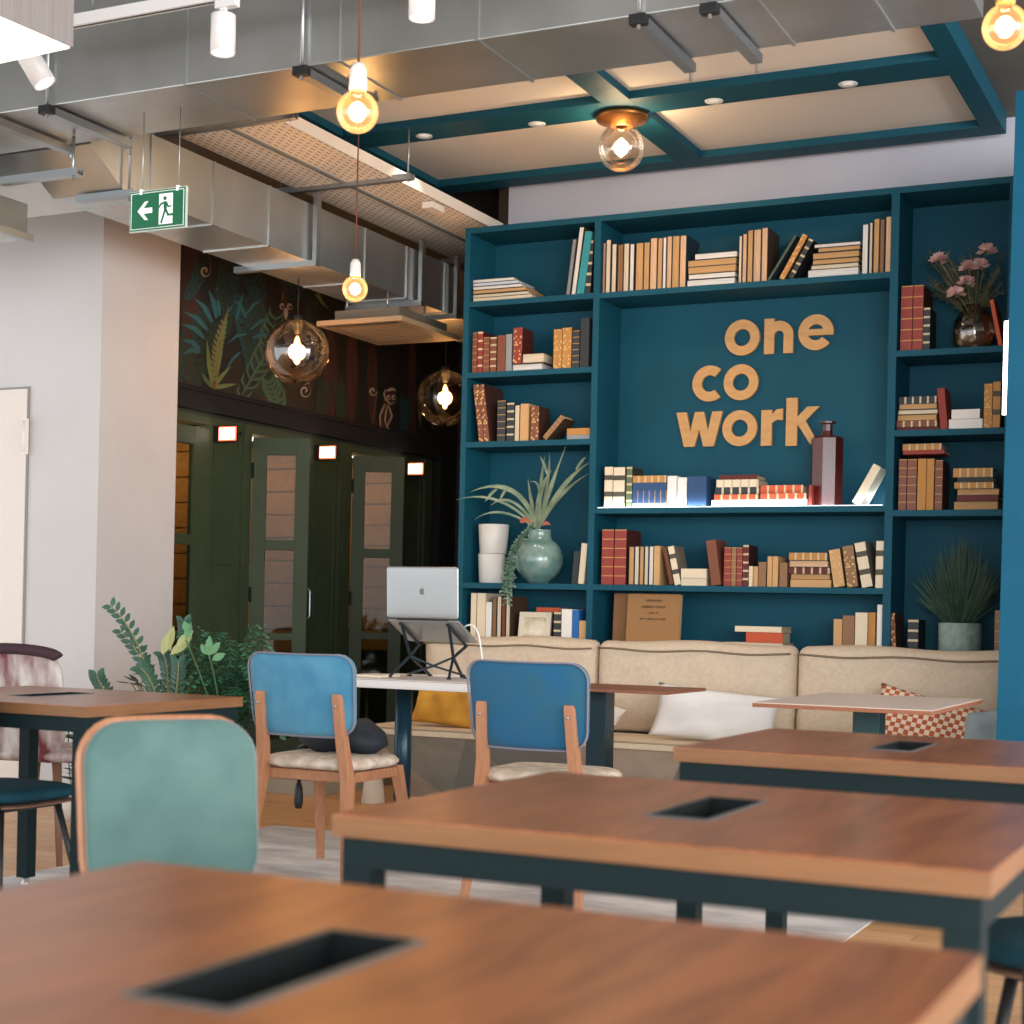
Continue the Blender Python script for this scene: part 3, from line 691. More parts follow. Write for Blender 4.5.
def row(zs, phrase, group, items, Y=None):
    """items: (x0, x1, ytop, colour, style[, top-left x]) in pixels on the shelf front"""
    n = 0
    for it in items:
        x0, x1, yt, c, st = it[:5]; xt = it[5] if len(it) > 5 else None
        yf = (Y or 8.222)+random.uniform(0, .012); z0 = zs+.0006
        ym = 560
        pz = lambda px, py: atY(px, py, yf)
        # bottom pixel row of the shelf at this x
        X0 = pz(x0, yt).x; X1 = pz(x1, yt).x; Zt = pz(x0, yt).z
        yb = CYP+(x0-CXP)*.0228-(z0-H)*FPX/((Vector((X0, yf, 0))).dot(FW))
        X0 = pz(x0, yb).x; X1 = pz(x1, yb).x
        h = Zt-z0; th = X1-X0-GAP
        d_ = min(.27, max(.15, h*.72))
        ang = 0
        if xt is not None:
            Xt = pz(xt, yt).x; dx = Xt-X0
            if abs(dx) > .006: ang = math.atan2(dx, h)
        lab = f"{CN[c]} {'page-edge' if st == 'p' else ''} book, {ORD[n]} from left {phrase}".replace('  ', ' ')
        n += 1
        if ang == 0: book(lab, group, th, h, d_, c, st, (X0+GAP/2, yf, z0), (0, 0, 0))
        else:
            hh = h/cos(ang) if abs(ang) < .7 else h
            tt = th*cos(ang)
            hh = (h - tt*abs(sin(ang)))/cos(ang)
            if ang > 0:    # pivot at the lower right corner
                piv = Vector((X0+tt*cos(ang), yf, z0)); off = Matrix.Rotation(ang, 4, 'Y') @ Vector((-tt, 0, 0))
            else:
                piv = Vector((X0, yf, z0)); off = Vector((0, 0, 0))
            book(lab, group, tt, hh, d_, c, st, piv+off, (0, ang, 0))
def stack(zs, phrase, group, items, Y=None, z00=None, dmax=.2):
    """items bottom to top: (x0, x1, thickness px, colour, style)"""
    z = zs+.0006; n = len(items)
    for k, (x0, x1, tp, c, st) in enumerate(items):
        yf = (Y or 8.224)+random.uniform(0, .015)
        yy = CYP+(x0-CXP)*.0228-(z-H)*FPX/8.9
        A = atY(x0, yy, yf); B = atY(x1, yy, yf); L = B.x-A.x
        th = tp*Vector((A.x, A.y, 0)).dot(FW)/FPX
        lab = f"{CN[c]} book, {ORD[n-1-k]} from top, flat stack {phrase}"
        book(lab, group, th-.0008, L, min(dmax, max(.13, L*.75)), c, st, (A.x, yf, z+th-.0008), (0, pi/2, 0))
        z += th
    return z
L, M_, Rr_ = SZ['L'], SZ['M'], SZ['R']
g = 'books on the top shelf, left bay'; ph = 'on left bay top shelf'
stack(L[0], ph, g, [(473, 532, 4.4, 'cream', 'p'), (473, 528.5, 3.6, 'cream', 'p'), (473, 526, 4, 'tan', 'p'), (473, 522, 3.6, 'white', 'p'), (473, 519, 3.8, 'paleblue', 'p'), (473, 514, 3.6, 'white', 'p')], dmax=.26)
row(L[0], 'of leaning books '+ph, g, [(565.8, 570, 239.5, 'grey', 'p', 572.8), (571, 575.8, 227.5, 'white', 'p', 579.8), (576.6, 584, 232, 'teal', 'x', 585.5), (585.2, 590.4, 241, 'dark', 'w', 588.6)])
g = 'old books on the second shelf, left bay'; ph = 'on left bay second shelf'
row(L[1], ph, g, [(472, 476.6, 332.8, 'brown', 'b'), (477.3, 482.4, 332, 'red', 'w'), (482.9, 489, 337.5, 'brown', 'b'), (489.8, 496, 337.5, 'brown', 'w'), (496.9, 505, 335.6, 'brown', 'x'), (505.5, 511.5, 334.4, 'grey', 'x')])
zt = stack(L[1], ph, g, [(512.6, 542.5, 7.2, 'white', 'p')])
row(zt, 'standing on flat white book '+ph, g, [(512.9, 521.7, 328, 'red', 'm')])
stack(zt, 'beside thick red book '+ph, g, [(522.5, 544, 9.5, 'cream', 'p')])
row(L[1], 'in right group '+ph, g, [(553.2, 561.6, 329.7, 'gold', 'm'), (562, 571, 328, 'gold', 'm'), (571.8, 579, 331, 'dark', 'b'), (579.8, 588.6, 318.7, 'dark', 'x')])
g = 'old books on the third shelf, left bay'; ph = 'on left bay third shelf'
row(L[2], ph, g, [(479.3, 484.6, 384, 'brown', 'm', 473.4), (484.8, 490, 384, 'brown', 'm', 478.8), (496.9, 505.2, 401, 'dark', 'b'), (506.5, 513.6, 403, 'dark', 'w'), (514, 519.2, 405, 'cream', 'p'), (519.8, 528.2, 404, 'tan', 'x'), (530.5, 538.5, 406.4, 'brown', 'm')])
row(L[2], 'of slanting books '+ph, g, [(542.6, 549.4, 415.5, 'darktan', 'b', 564)])
stack(L[2], 'in right corner '+ph, g, [(567, 590, 4.6, 'grey', 'x'), (567, 590, 6.8, 'gold', 'x')])
row(L[3], 'of the two leaning by the round vase', 'books by the round vase', [(571.5, 577, 551, 'dark', 'x', 574.5), (578, 584, 543, 'cream', 'x', 582)])
g = 'books on the lowest visible shelf, left bay'; ph = 'on left bay lowest shelf'
row(L[4], ph, g, [(470, 475.3, 593, 'cream', 'x'), (476.2, 484.7, 593, 'cream', 'x'), (485.2, 490.8, 602, 'white', 'x'), (491.2, 495.6, 597, 'darktan', 'p'), (496, 500.4, 596, 'cream', 'p'), (500.8, 504.6, 597, 'brown', 'p'), (505, 509.2, 596, 'cream', 'p')])
row(L[4], 'of the group right of the picture frame', g, [(553, 560.2, 612, 'dark', 'w'), (560.8, 571.2, 609, 'white', 'x'), (571.5, 578.2, 610, 'blue', 'x'), (578.6, 585.4, 620.5, 'tan', 'x')])
stack(L[4]+.235, 'resting on the books behind the picture frame', g, [(536.5, 560, 7, 'orange', 'x')], Y=8.32)
row(L[4], 'standing behind the picture frame', g, [(536.5, 544, 612, 'dark', 'x'), (544.6, 552, 612, 'dark', 'x')], Y=8.31)
# middle bay
g = 'pale books on the top shelf, middle bay'; ph = 'on middle bay top shelf'
row(M_[0], ph, g, [(602, 605, 242.8, 'pinkbrown', 'p'), (605.2, 610, 239.7, 'cream', 'p'), (611, 615.8, 244, 'cream', 'p'), (616.9, 622.5, 244.6, 'darktan', 'p'), (622.8, 628.4, 243.6, 'cream', 'p'), (629, 633.6, 244, 'white', 'p'), (635, 642.8, 243, 'tan', 'p'), (643, 649, 242.4, 'tan', 'p'), (649.3, 656.5, 238.2, 'peach', 'p'), (656.8, 661.8, 238, 'tan', 'p'), (662, 665.7, 237.4, 'white', 'p'), (666, 671.2, 236.3, 'peach', 'p'), (671.4, 678.8, 236, 'tan', 'p'), (679, 685.6, 235.5, 'peach', 'p')])
stack(M_[0], 'right of tall row '+ph, g, [(686.6, 734.6, 7.2, 'white', 'p'), (688, 735, 5.4, 'white', 'p'), (687.6, 735.6, 7.3, 'tan', 'p'), (687.4, 736, 6.8, 'tan', 'p'), (694.4, 736.8, 6.2, 'white', 'p')])
row(M_[0], 'in centre group '+ph, g, [(738, 741.4, 236, 'cream', 'p'), (741.8, 746.2, 233.8, 'peach', 'p'), (746.8, 752.2, 230.4, 'tan', 'p'), (752.6, 760.4, 229.6, 'peach', 'p', 754.2), (760.8, 767, 227.7, 'peach', 'p', 763)])
row(M_[0], 'of slanting books '+ph, g, [(766.9, 770.4, 236.6, 'green', 'p', 795.6), (779.2, 785.4, 235.8, 'gold', 'm', 804.6), (788.4, 794, 240, 'dark', 'w', 810.6)])
stack(M_[0], 'left of last books '+ph, g, [(807.2, 858, 8.6, 'white', 'p'), (810.4, 858, 4.8, 'cream', 'p'), (812, 858.4, 5.2, 'tan', 'p'), (812, 858.8, 6.6, 'tan', 'p'), (817.4, 859.6, 4.6, 'tan', 'p'), (813.6, 860, 4, 'white', 'p')])
row(M_[0], 'by right divider '+ph, g, [(861.4, 867.6, 224.4, 'white', 'p'), (868.4, 872, 222.6, 'cream', 'p'), (872.8, 878.6, 218.8, 'tan', 'p'), (879, 883.8, 219.2, 'darktan', 'p'), (884.6, 891.4, 216.6, 'peach', 'p')])
g = 'books on the shelf under the letters'; ph = 'on shelf under the letters'
row(M_[1], ph, g, [(604, 612.2, 467, 'cream', 'k'), (612.8, 624.2, 467.4, 'cream', 'k'), (626, 631.6, 467, 'green', 'w')])
stack(M_[1], 'at left '+ph, g, [(632.4, 666, 4.6, 'cream', 'x'), (632.4, 666.6, 13.2, 'navy', 'b'), (632.8, 666.6, 7.4, 'navy', 'x'), (632.8, 666.2, 7, 'gold', 'w')])
row(M_[1], 'after navy stack '+ph, g, [(667, 676.2, 476, 'white', 'x'), (677, 686.4, 477.6, 'white', 'x'), (687.4, 706, 476.6, 'navy', 'x')])
stack(M_[1], 'in middle '+ph, g, [(711.6, 757.6, 7.2, 'white', 'x'), (714, 757.6, 5.4, 'orange', 'w'), (715, 758.6, 7.2, 'dark', 'w'), (716.4, 758.4, 7.6, 'cream', 'w'), (719, 757, 4.6, 'darkred', 'x')])
stack(M_[1], 'left of bottle '+ph, g, [(757.9, 807, 7.6, 'white', 'x'), (760.4, 806, 5.8, 'orange', 'w'), (760.4, 803, 8.2, 'orange', 'w')])
row(M_[1], 'touching the bottle '+ph, g, [(808.4, 811.8, 485, 'red', 'x')])
row(M_[1], 'leaning in corner '+ph, g, [(852, 862, 464, 'cream', 'x', 876)])
g = 'books on the second shelf up, middle bay'; ph = 'on middle bay second-lowest shelf'
row(M_[2], ph, g, [(601.2, 613, 529.6, 'red', 'b'), (613.8, 625.6, 529.6, 'red', 'b'), (628.2, 633.6, 546.4, 'tan', 'p'), (634, 638.6, 546.2, 'cream', 'p'), (639, 643.4, 546.2, 'tan', 'p'), (643.8, 648, 546, 'cream', 'p'), (648.4, 653, 546, 'white', 'p'), (653.4, 659.6, 546, 'tan', 'x')])
row(M_[2], 'of two tilted ones '+ph, g, [(669.6, 674.4, 547.4, 'brown', 'p', 662), (675, 681.4, 545.6, 'cream', 'k', 667.6)])
stack(M_[2], 'by tilted books '+ph, g, [(681, 706.4, 7.6, 'cream', 'x'), (681, 706.4, 9.4, 'cream', 'x')])
row(M_[2], 'in middle group '+ph, g, [(711.4, 721.4, 539.4, 'brown', 'x', 706), (723.6, 730.6, 547.4, 'red', 'b'), (730.9, 735.8, 547.4, 'darktan', 'b'), (736.2, 742, 547.6, 'red', 'b'), (742.4, 748.2, 545, 'darkred', 'w'), (748.6, 752.6, 566, 'cream', 'b'), (753, 757.8, 566.4, 'tan', 'x'), (758.2, 765.8, 562, 'darktan', 'x'), (767, 771.8, 556.4, 'tan', 'x'), (772.2, 777.8, 556.4, 'tan', 'x'), (779.2, 787, 562.6, 'darktan', 'x')])
stack(M_[2], 'at right '+ph, g, [(790.4, 831, 7.6, 'tan', 'x'), (790.4, 830, 5.8, 'tan', 'p'), (788, 829.6, 6.4, 'darkred', 'w'), (789, 828, 7, 'peach', 'p'), (789, 826.8, 7.6, 'gold', 'w')])
row(M_[2], 'in right corner '+ph, g, [(834, 845.4, 548.6, 'tan', 'm', 828.6), (847.4, 858.6, 545, 'darktan', 'm', 842), (862.2, 873.4, 541.4, 'cream', 'k', 854), (875.2, 883, 541, 'cream', 'k')])
g = 'books just above the sofa, middle bay'; ph = 'on middle bay lowest shelf'
stack(M_[3], ph, g, [(724, 782, 16, 'cream', 'x'), (723, 783, 4.2, 'cream', 'x'), (746, 782.6, 10.6, 'orange', 'x'), (735, 781.6, 5.8, 'cream', 'x')])
row(M_[3], 'by right divider '+ph, g, [(832.8, 841.4, 619, 'tan', 'x'), (841.8, 853.6, 615.4, 'darktan', 'x'), (854.2, 866.6, 612.4, 'cream', 'x'), (867.2, 874.4, 612.4, 'gold', 'x'), (876, 881.6, 604.6, 'white', 'x')])
# right bay
g = 'books on the first shelf, right bay'; ph = 'beside the flower vase'
row(Rr_[0], ph, g, [(900, 911.6, 286.4, 'red', 'b'), (912, 922.4, 285.6, 'red', 'b'), (922.8, 929.6, 308, 'dark', 'w')])
row(Rr_[0], 'of the slanting books right of the flower vase', g, [(998.6, 1003, 299, 'orange', 'x', 989.4)])
g = 'books on the second shelf, right bay'; ph = 'on right bay second shelf'
stack(Rr_[1], ph, g, [(896.4, 938.6, 3.4, 'darkred', 'x'), (896.4, 936.4, 6.2, 'brown', 'w'), (896.8, 936.4, 6.2, 'tan', 'p'), (897.4, 937.4, 5, 'cream', 'p'), (898.4, 936.6, 6, 'tan', 'p'), (898.4, 936, 7, 'dark', 'w')])
row(Rr_[1], 'leaning right of stack '+ph, g, [(940.4, 948, 388, 'red', 'x', 937.2)])
stack(Rr_[1], 'in middle '+ph, g, [(948.4, 982, 10, 'white', 'x'), (951, 979.4, 9.6, 'white', 'x')])
row(Rr_[1], 'at right end '+ph, g, [(983.4, 991.8, 384, 'gold', 'm'), (992.2, 1000, 381.8, 'gold', 'k')])
g = 'books on the third shelf, right bay'; ph = 'on right bay third shelf'
row(Rr_[2], ph, g, [(898, 906, 459.4, 'brown', 'b'), (906.6, 916, 459.4, 'brown', 'b'), (916.8, 925.6, 458.8, 'gold', 'x'), (926, 933.4, 458.8, 'gold', 'x'), (934.4, 942, 460.4, 'brown', 'b')])
stack(Rr_[2]+.287, 'lying on uprights '+ph, g, [(902.6, 944, 4.2, 'red', 'x'), (902.4, 941, 6.4, 'gold', 'w')])
stack(Rr_[2], 'at right '+ph, g, [(953.2, 998, 8.8, 'tan', 'p'), (956.8, 998, 5.6, 'darkred', 'x'), (956.6, 999, 6.8, 'tan', 'p'), (954, 993.4, 6.4, 'gold', 'w'), (957, 993, 5, 'dark', 'x'), (952.8, 992.4, 9.2, 'gold', 'w')])
g = 'books just above the sofa, right bay'; ph = 'left of potted plant, lowest shelf'
row(Rr_[3], ph, g, [(892, 897.2, 613, 'brown', 'm', 889.8), (907, 917.6, 619.6, 'dark', 'w')])
row(Rr_[3], 'standing alone right of the potted plant above the sofa', g, [(993.6, 998.6, 610.6, 'darktan', 'b')])
# kraft cover books facing out
q0, q1 = atY(625, 640, 8.27), atY(678, 640, 8.27); zt = atY(650, 593.6, 8.27).z
t = T('book', 'large kraft-brown book facing forward with dark title lines, standing above the sofa', 'book', (q0.x, 8.27, .831)); t.rotation_euler = (R(-5), 0, 0)
w_ = q1.x-q0.x; h_ = zt-.831
MB().box(0, w_, 0, .004, 0, h_).build('cover', mat('#a5784b', .8), t); MB().box(.003, w_-.003, .004, .03, .003, h_-.003).build('pages', PAGES, t); MB().box(0, w_, .03, .034, 0, h_).build('cover', mat('#a5784b', .8), t)
rt = random.Random(5)
for half, dz, hh_ in ((.052, .045, .016), (.072, .080, .015), (.034, .112, .011), (.078, .146, .012)):   # the title is illegible in the photo: blurred strokes only
    m = MB(); x = w_/2-half; z = h_-dz; m.box(w_/2-half, w_/2+half, -.0006, 0, z+hh_*.42, z+hh_*.5)
    while x < w_/2+half-.004:
        k = rt.uniform(.002, .0038); m.box(x, x+k, -.0007, 0, z+rt.choice((0, 0, hh_*.3)), z+hh_*rt.choice((1, 1, .75))); x += k+rt.uniform(.002, .0035)
    m.build('title_line', mat('#4a3524', .8), t)
q2 = atY(612, 640, 8.33)
t = T('book', 'brown board book standing half hidden behind the large kraft-brown book', 'book', (q2.x, 8.33, .831)); t.rotation_euler = (R(-3), 0, 0)
MB().box(0, .2, 0, .004, 0, h_).build('cover', mat('#8e6440', .8), t); MB().box(.003, .197, .004, .02, .003, h_-.003).build('pages', PAGES, t)
# picture frame
q0, q1 = atY(517, 640, 8.235), atY(549, 640, 8.235); w_ = q1.x-q0.x; h_ = atY(530, 612, 8.235).z-.831
t = T('picture_frame', 'small cream picture frame leaning on the books above the sofa, left bay', 'picture frame', (q0.x, 8.228, .834)); t.rotation_euler = (R(-8), 0, 0)
m = MB(); f_ = .032
for b in ((0, f_, 0, h_), (w_-f_, w_, 0, h_), (f_, w_-f_, 0, f_), (f_, w_-f_, h_-f_, h_)): m.box(b[0], b[1], 0, .018, b[2], b[3], .003)
m.build('frame', mat('#d8ccb6', .6), t)
MB().box(f_, w_-f_, .008, .012, f_, h_-f_).build('picture', mat('#e8dcca', .7, kind='noise', hex2='#b8b089', scale=12), t)

# ---------------------------------------------------------------- wooden letters "one co work"
LW = mat('#d6a468', .6, kind='wood', hex2='#c8945a', scale=30, stretch=(1, 1, 6))
LY = 8.504
def lp(cx, cy): return atY(640+cx*.21484, 290+cy*.21484, LY)
KS = .00122
LO = [0]
def ring(m, ro, ri, a0=0, a1=360, seg=48, sq=1.0):
    LO[0] += .0006
    pts = []
    full = (a1-a0) >= 359.9
    k = seg
    o = [(ro*cos(R(a0+(a1-a0)*i/k)), ro*sin(R(a0+(a1-a0)*i/k))) for i in range(k+(0 if full else 1))]
    n_ = [(ri*cos(R(a0+(a1-a0)*i/k)), ri*sin(R(a0+(a1-a0)*i/k))) for i in range(k+(0 if full else 1))]
    K = len(o); T_ = .022
    V = [[m.b.verts.new((p[0]*KS, y, p[1]*KS)) for p in arr] for arr in (o, n_) for y in (LO[0], T_+LO[0])]
    of, ob, nf, nb = V
    for i in range(K if full else K-1):
        j = (i+1) % K
        for a, b in ((of, nf), (nf, nb), (nb, ob), (ob, of)): m.b.faces.new((a[i], a[j], b[j], b[i]))
    if not full:
        for i in (0, K-1): m.b.faces.new((of[i], nf[i], nb[i], ob[i]))
def poly(m, pts): LO[0] += .0006; m.prism([(x*KS, LO[0], y*KS) for x, y in pts], (0, .022, 0))
def letter(ch, cx, cy, label):
    q = lp(cx, cy); m = MB(); LO[0] = 0
    if ch == 'o': ring(m, 82, 39)
    elif ch == 'c': ring(m, 83, 38, 50, 310)
    elif ch == 'e':
        ring(m, 80, 36, 0, 322); poly(m, [(-50, 14), (62, 14), (62, -14), (-50, -14)]); poly(m, [(58, 0), (80, 0), (79, -14), (58, -14)])
    elif ch == 'n':
        poly(m, [(-68, -82), (-22, -82), (-22, 78), (-68, 78)])
        ring(m, 66, 22, 0, 180, 24); poly(m, [(22, -82), (66, -82), (66, 0), (22, 0)])
    elif ch == 'w':
        poly(m, [(-112, 80), (-62, 80), (-40, -20), (-46, -80), (-72, -80)]); poly(m, [(112, 80), (62, 80), (40, -20), (46, -80), (72, -80)])
        poly(m, [(-46, -80), (-22, -80), (0, 0), (0, 80), (-22, 80), (-42, -8)]); poly(m, [(46, -80), (22, -80), (0, 0), (0, 80), (22, 80), (42, -8)])
    elif ch == 'r':
        poly(m, [(-50, -82), (0, -82), (0, 80), (-50, 80)]); poly(m, [(0, 20), (0, 62), (22, 82), (50, 84), (50, 32), (20, 34)])
    elif ch == 'k':
        poly(m, [(-76, -108), (-24, -108), (-24, 108), (-76, 108)]); poly(m, [(-24, -14), (-24, 22), (20, 66), (76, 66), (14, 4), (-4, -20)])
        poly(m, [(14, 4), (-24, -14), (-10, -30), (36, -102), (72, -102), (72, -98)])
    if ch == 'n':
        m.xf(Matrix.Identity(4))
    o = m.build('wooden_letter', LW); o.location = (q.x, LY, q.z)
    tag(o, label, 'letter', 'wooden letters on the blue back panel')
letter('o', 475, 221, 'wooden letter o starting the word one'); letter('n', 646, 211, 'wooden letter n in the word one'); letter('e', 818, 196, 'wooden letter e ending the word one')
letter('c', 323, 435, 'wooden letter c starting the word co'); letter('o', 469, 429, 'wooden letter o ending the word co')
letter('w', 274, 648, 'wooden letter w starting the word work'); letter('o', 463, 643, 'wooden letter o in the word work'); letter('r', 613, 640, 'wooden letter r in the word work'); letter('k', 756, 612, 'wooden letter k ending the word work')

# ---------------------------------------------------------------- shelf objects
# dark red bottle
q0, q1 = atY(812.6, 500, 8.33), atY(843, 500, 8.33); r_ = (q1.x-q0.x)/2*1.06; h_ = atY(828, 436.8, 8.33).z-1.667
t = T('bottle', 'tall dark red glass bottle with a short neck on the shelf under the letter k', 'bottle', ((q0.x+q1.x)/2-.012, 8.34, 1.668))
m = MB(); m.lathe([(0, 0), (r_*.97, 0), (r_, .006), (r_, h_-.012), (r_*.9, h_-.002), (r_*.36, h_), (r_*.30, h_+.03), (r_*.30, h_+.065), (r_*.5, h_+.07), (r_*.5, h_+.08), (0, h_+.08)], seg=8)
for f in m.b.faces: f.smooth = False
m.build('bottle_glass', mat('#4d1410', .3, coat=.3), t)
# white pots
for k, (x0, x1, y0, y1, lab) in enumerate(((476.9, 503.5, 551.5, 582, 'white ceramic pot under another white pot, left of the round vase'), (476.7, 506.4, 519.6, 550.8, 'white ceramic pot stacked on the lower white pot'))):
    a, b = atY(x0, 560, 8.31), atY(x1, 560, 8.31); r_ = (b.x-a.x)/2*.93; z0 = [1.241, 1.241+.172][k]; hh = .171
    m = MB().lathe([(0, 0), (r_*.86, 0), (r_*.88, .004), (r_, hh-.002), (r_*.98, hh), (r_*.92, hh), (r_*.9, hh-.01), (r_*.8, .012), (0, .012)], seg=36)
    o = m.build('pot', mat('#cfccc6', .55)); o.location = ((a.x+b.x)/2, 8.33, z0)
    tag(o, lab, 'pot', 'two white pots stacked on the shelf')
# round green glass vase
q = atY(538.8, 558, 8.34); rv = .143
t = T('round_vase', 'round bubble-textured green glass vase on the left bay shelf', 'vase', (q.x, 8.345, 1.241))
VG = mat('#869f97', .15, kind='noise', hex2='#5d827b', scale=14, coat=.5, bump=.2)
MB().lathe([(0, 0), (.06, 0)]+[(rv*sin(a), rv*.97-rv*.97*cos(a)) for a in [R(32+i*118/12) for i in range(13)]]+[(.068, .275), (.066, .305), (.069, .312), (.062, .305), (.060, .27)], seg=36).build('vase_glass', VG, t)
def ribbon(m, pts, w, fold=.3):
    P = [Vector(p) for p in pts]; n = len(P); prev = None
    if w > .006: w *= .7
    for i, p in enumerate(P):
        d = (P[min(i+1, n-1)]-P[max(i-1, 0)]).normalized(); s = d.cross(Vector((.2, -1, .15))).normalized(); u = i/(n-1)
        ww = w*min(1, .45+u*3)*(1 if u < .6 else max(.05, (1-u)/.4))
        c = [m.b.verts.new(p-s*ww), m.b.verts.new(p+Vector((0, fold*ww, 0))), m.b.verts.new(p+s*ww)]
        if prev:
            for j in (0, 1): m.b.faces.new((prev[j], prev[j+1], c[j+1], c[j])).smooth = True
        prev = c
def bez(a, b, c, k=10):
    a, b, c = Vector(a), Vector(b), Vector(c); return [a*(1-t/k)**2+b*2*(t/k)*(1-t/k)+c*(t/k)**2 for t in range(k+1)]
AG = mat('#8d9a7c', .6, kind='noise', hex2='#5f7458', scale=12)
pt = T('staghorn_plant', 'grey-green staghorn plant with long antler leaves standing in the round vase', 'plant', (q.x, 8.34, 1.5))
def pp(px, py, y=8.28): return atY(px, py, y)-Vector((q.x, 8.34, 1.5))
m = MB()
B0 = pp(538, 530, 8.34)
for (cx, cy, ex, ey, w, dy) in ((520, 470, 470, 492, .02, 8.2), (500, 486, 456, 500, .012, 8.15), (512, 486, 490, 506, .012, 8.18), (535, 490, 552, 470, .022, 8.3), (545, 500, 566, 446, .018, 8.25), (560, 480, 590, 462, .02, 8.22), (556, 492, 588, 474, .016, 8.3), (540, 480, 545, 455, .014, 8.3), (530, 500, 528, 478, .014, 8.35), (545, 475, 530, 482, .01, 8.2), (500, 500, 474, 520, .01, 8.12), (552, 470, 549, 452, .012, 8.3)):
    ribbon(m, bez(B0, pp(cx, cy, dy+.04), pp(ex, ey, dy)), w)
for (ax, ay, ex, ey, dy) in ((497, 489, 485, 502, 8.16), (507, 489, 499, 502, 8.16), (548, 476, 540, 456, 8.28), (576, 470, 586, 457, 8.2)):
    ribbon(m, bez(pp(ax, ay, dy+.02), pp((ax+ex)/2, (ay+ey)/2-3, dy), pp(ex, ey, dy), 6), .012)
m.build('leaves', AG, pt)
m = MB(); m.tube(bez(pp(538, 560, 8.345), pp(537, 545, 8.345), B0, 4), .012); m.build('stem', mat('#6c5c44', .8), pt)
for (px, py, s) in ((525, 521, .02), (546, 524, .014)):
    c = pp(px, py, 8.2); m = MB(); ribbon(m, bez(c+Vector((-s*1.5, 0, -s*.4)), c+Vector((0, -.01, s*1.2)), c+Vector((s*2.2, 0, -s*.5)), 6), s*1.1); m.build('dried_leaf', mat('#a3604a', .8), pt, label='reddish dried leaf')
# trailing succulent
ts = T('trailing_succulent', 'trailing green succulent hanging from the round vase over the shelf edge', 'plant', (q.x-.1, 8.19, 1.4))
m = MB(); st = MB()
for k in range(15):
    xx = 531-k*1.3; A = atY(xx+3, 523+k*2.2, 8.17)-Vector(ts.location); Bp = atY(510+random.uniform(-9, 4), 585+random.uniform(-8, 20), 8.15)-Vector(ts.location)
    C = atY(512+random.uniform(-3, 4), 540, 8.16)-Vector(ts.location); path = bez(A, C, Bp, 24); st.tube(path, .0015, 4)
    for i, p in enumerate(path):
        for s_i in range(2):
            d = Vector((random.uniform(-1, 1), random.uniform(-1, .1), random.uniform(-.6, .5))).normalized(); s = d.orthogonal().normalized()*.0045
            e = p+d*.024; s = s*1.5; v = [m.b.verts.new(x) for x in (p, p+d*.011+s, e, p+d*.011-s)]; m.b.faces.new(v)
m.build('leaves', mat('#86a08a', .6, kind='noise', hex2='#5d7d6c', scale=30), ts); st.build('stem', mat('#566b52', .7), ts)
# flower vase in right bay
q = atY(974.5, 322, 8.36)
fv = T('flower_vase', 'rounded ribbed clear glass vase on the right bay shelf', 'vase', (q.x, 8.36, 2.463))
gm = bulb_glass('vase_clear', '#d8c9b4', mixf=.3, refl=.35)
MB().lathe([(0, 0), (.07, 0), (.098, .04), (.108, .1), (.100, .16), (.075, .2), (.06, .215), (.068, .235), (.064, .235), (.055, .213)], seg=14).build('vase_glass', gm, fv)
MB().lathe([(0, .004), (.066, .004), (.092, .04), (.1, .09), (0, .092)], seg=20).build('water', mat('#8d7a66', .1, kind='mottle', hex2='#dfe6df', scale=24, amt=.42, coat=1), fv)
bq = T('bouquet', 'bunch of pale pink carnations with dry grasses in the glass vase', 'flowers', (q.x, 8.35, 2.65))
def bpx(px, py, y): return atY(px, py, y)-Vector(bq.location)
st = MB(); fo = MB(); B0 = Vector((0, .01, -.05))
FL = [(939, 260, 8.22), (969, 268, 8.22), (979, 266, 8.26), (966, 283, 8.24), (956, 294, 8.2), (987, 251, 8.3)]
for (px, py, y) in FL:
    e = bpx(px, py, y); st.tube(bez(B0, (e+B0)/2+Vector((0, -.02, .04)), e, 8), .003, 5)
for i in range(60):
    e = bpx(random.uniform(926, 1003), random.uniform(250, 300), random.uniform(8.2, 8.45)); path = bez(B0, (e+B0)/2+Vector((0, -.01, .05)), e, 8); st.tube(path, .0014, 4)
    for p in path[3:]:
        for _ in range(5):
            d = Vector((random.uniform(-1, 1), random.uniform(-1, 1), random.uniform(-.3, 1))).normalized(); s = d.orthogonal().normalized()*.0035; fo.quad(p, p+d*.012+s, p+d*.03, p+d*.012-s)
st.build('stem', mat('#6b6a4a', .7), bq); fo.build('leaves', mat('#6f7058', .8, kind='noise', hex2='#4c5444', scale=20), bq)
for (px, py, y) in FL:
    c = bpx(px, py, y); m = MB(); rr = random.Random(int(px))
    for ring_ in range(4):
        for k in range(9+ring_*2):
            a = rr.uniform(0, 2*pi); el = R(80-ring_*28+rr.uniform(-10, 10)); d = Vector((cos(a)*cos(el), sin(a)*cos(el), sin(el))); s = d.orthogonal().normalized(); L_ = .042+.005*ring_
            m.quad(c, c+d*L_*.6+s*.012, c+d*L_+s*.004, c+d*L_*.7-s*.012)
    m.build('flower', mat('#e6c0b8', .8, kind='noise', hex2='#d8a8a0', scale=20), bq)
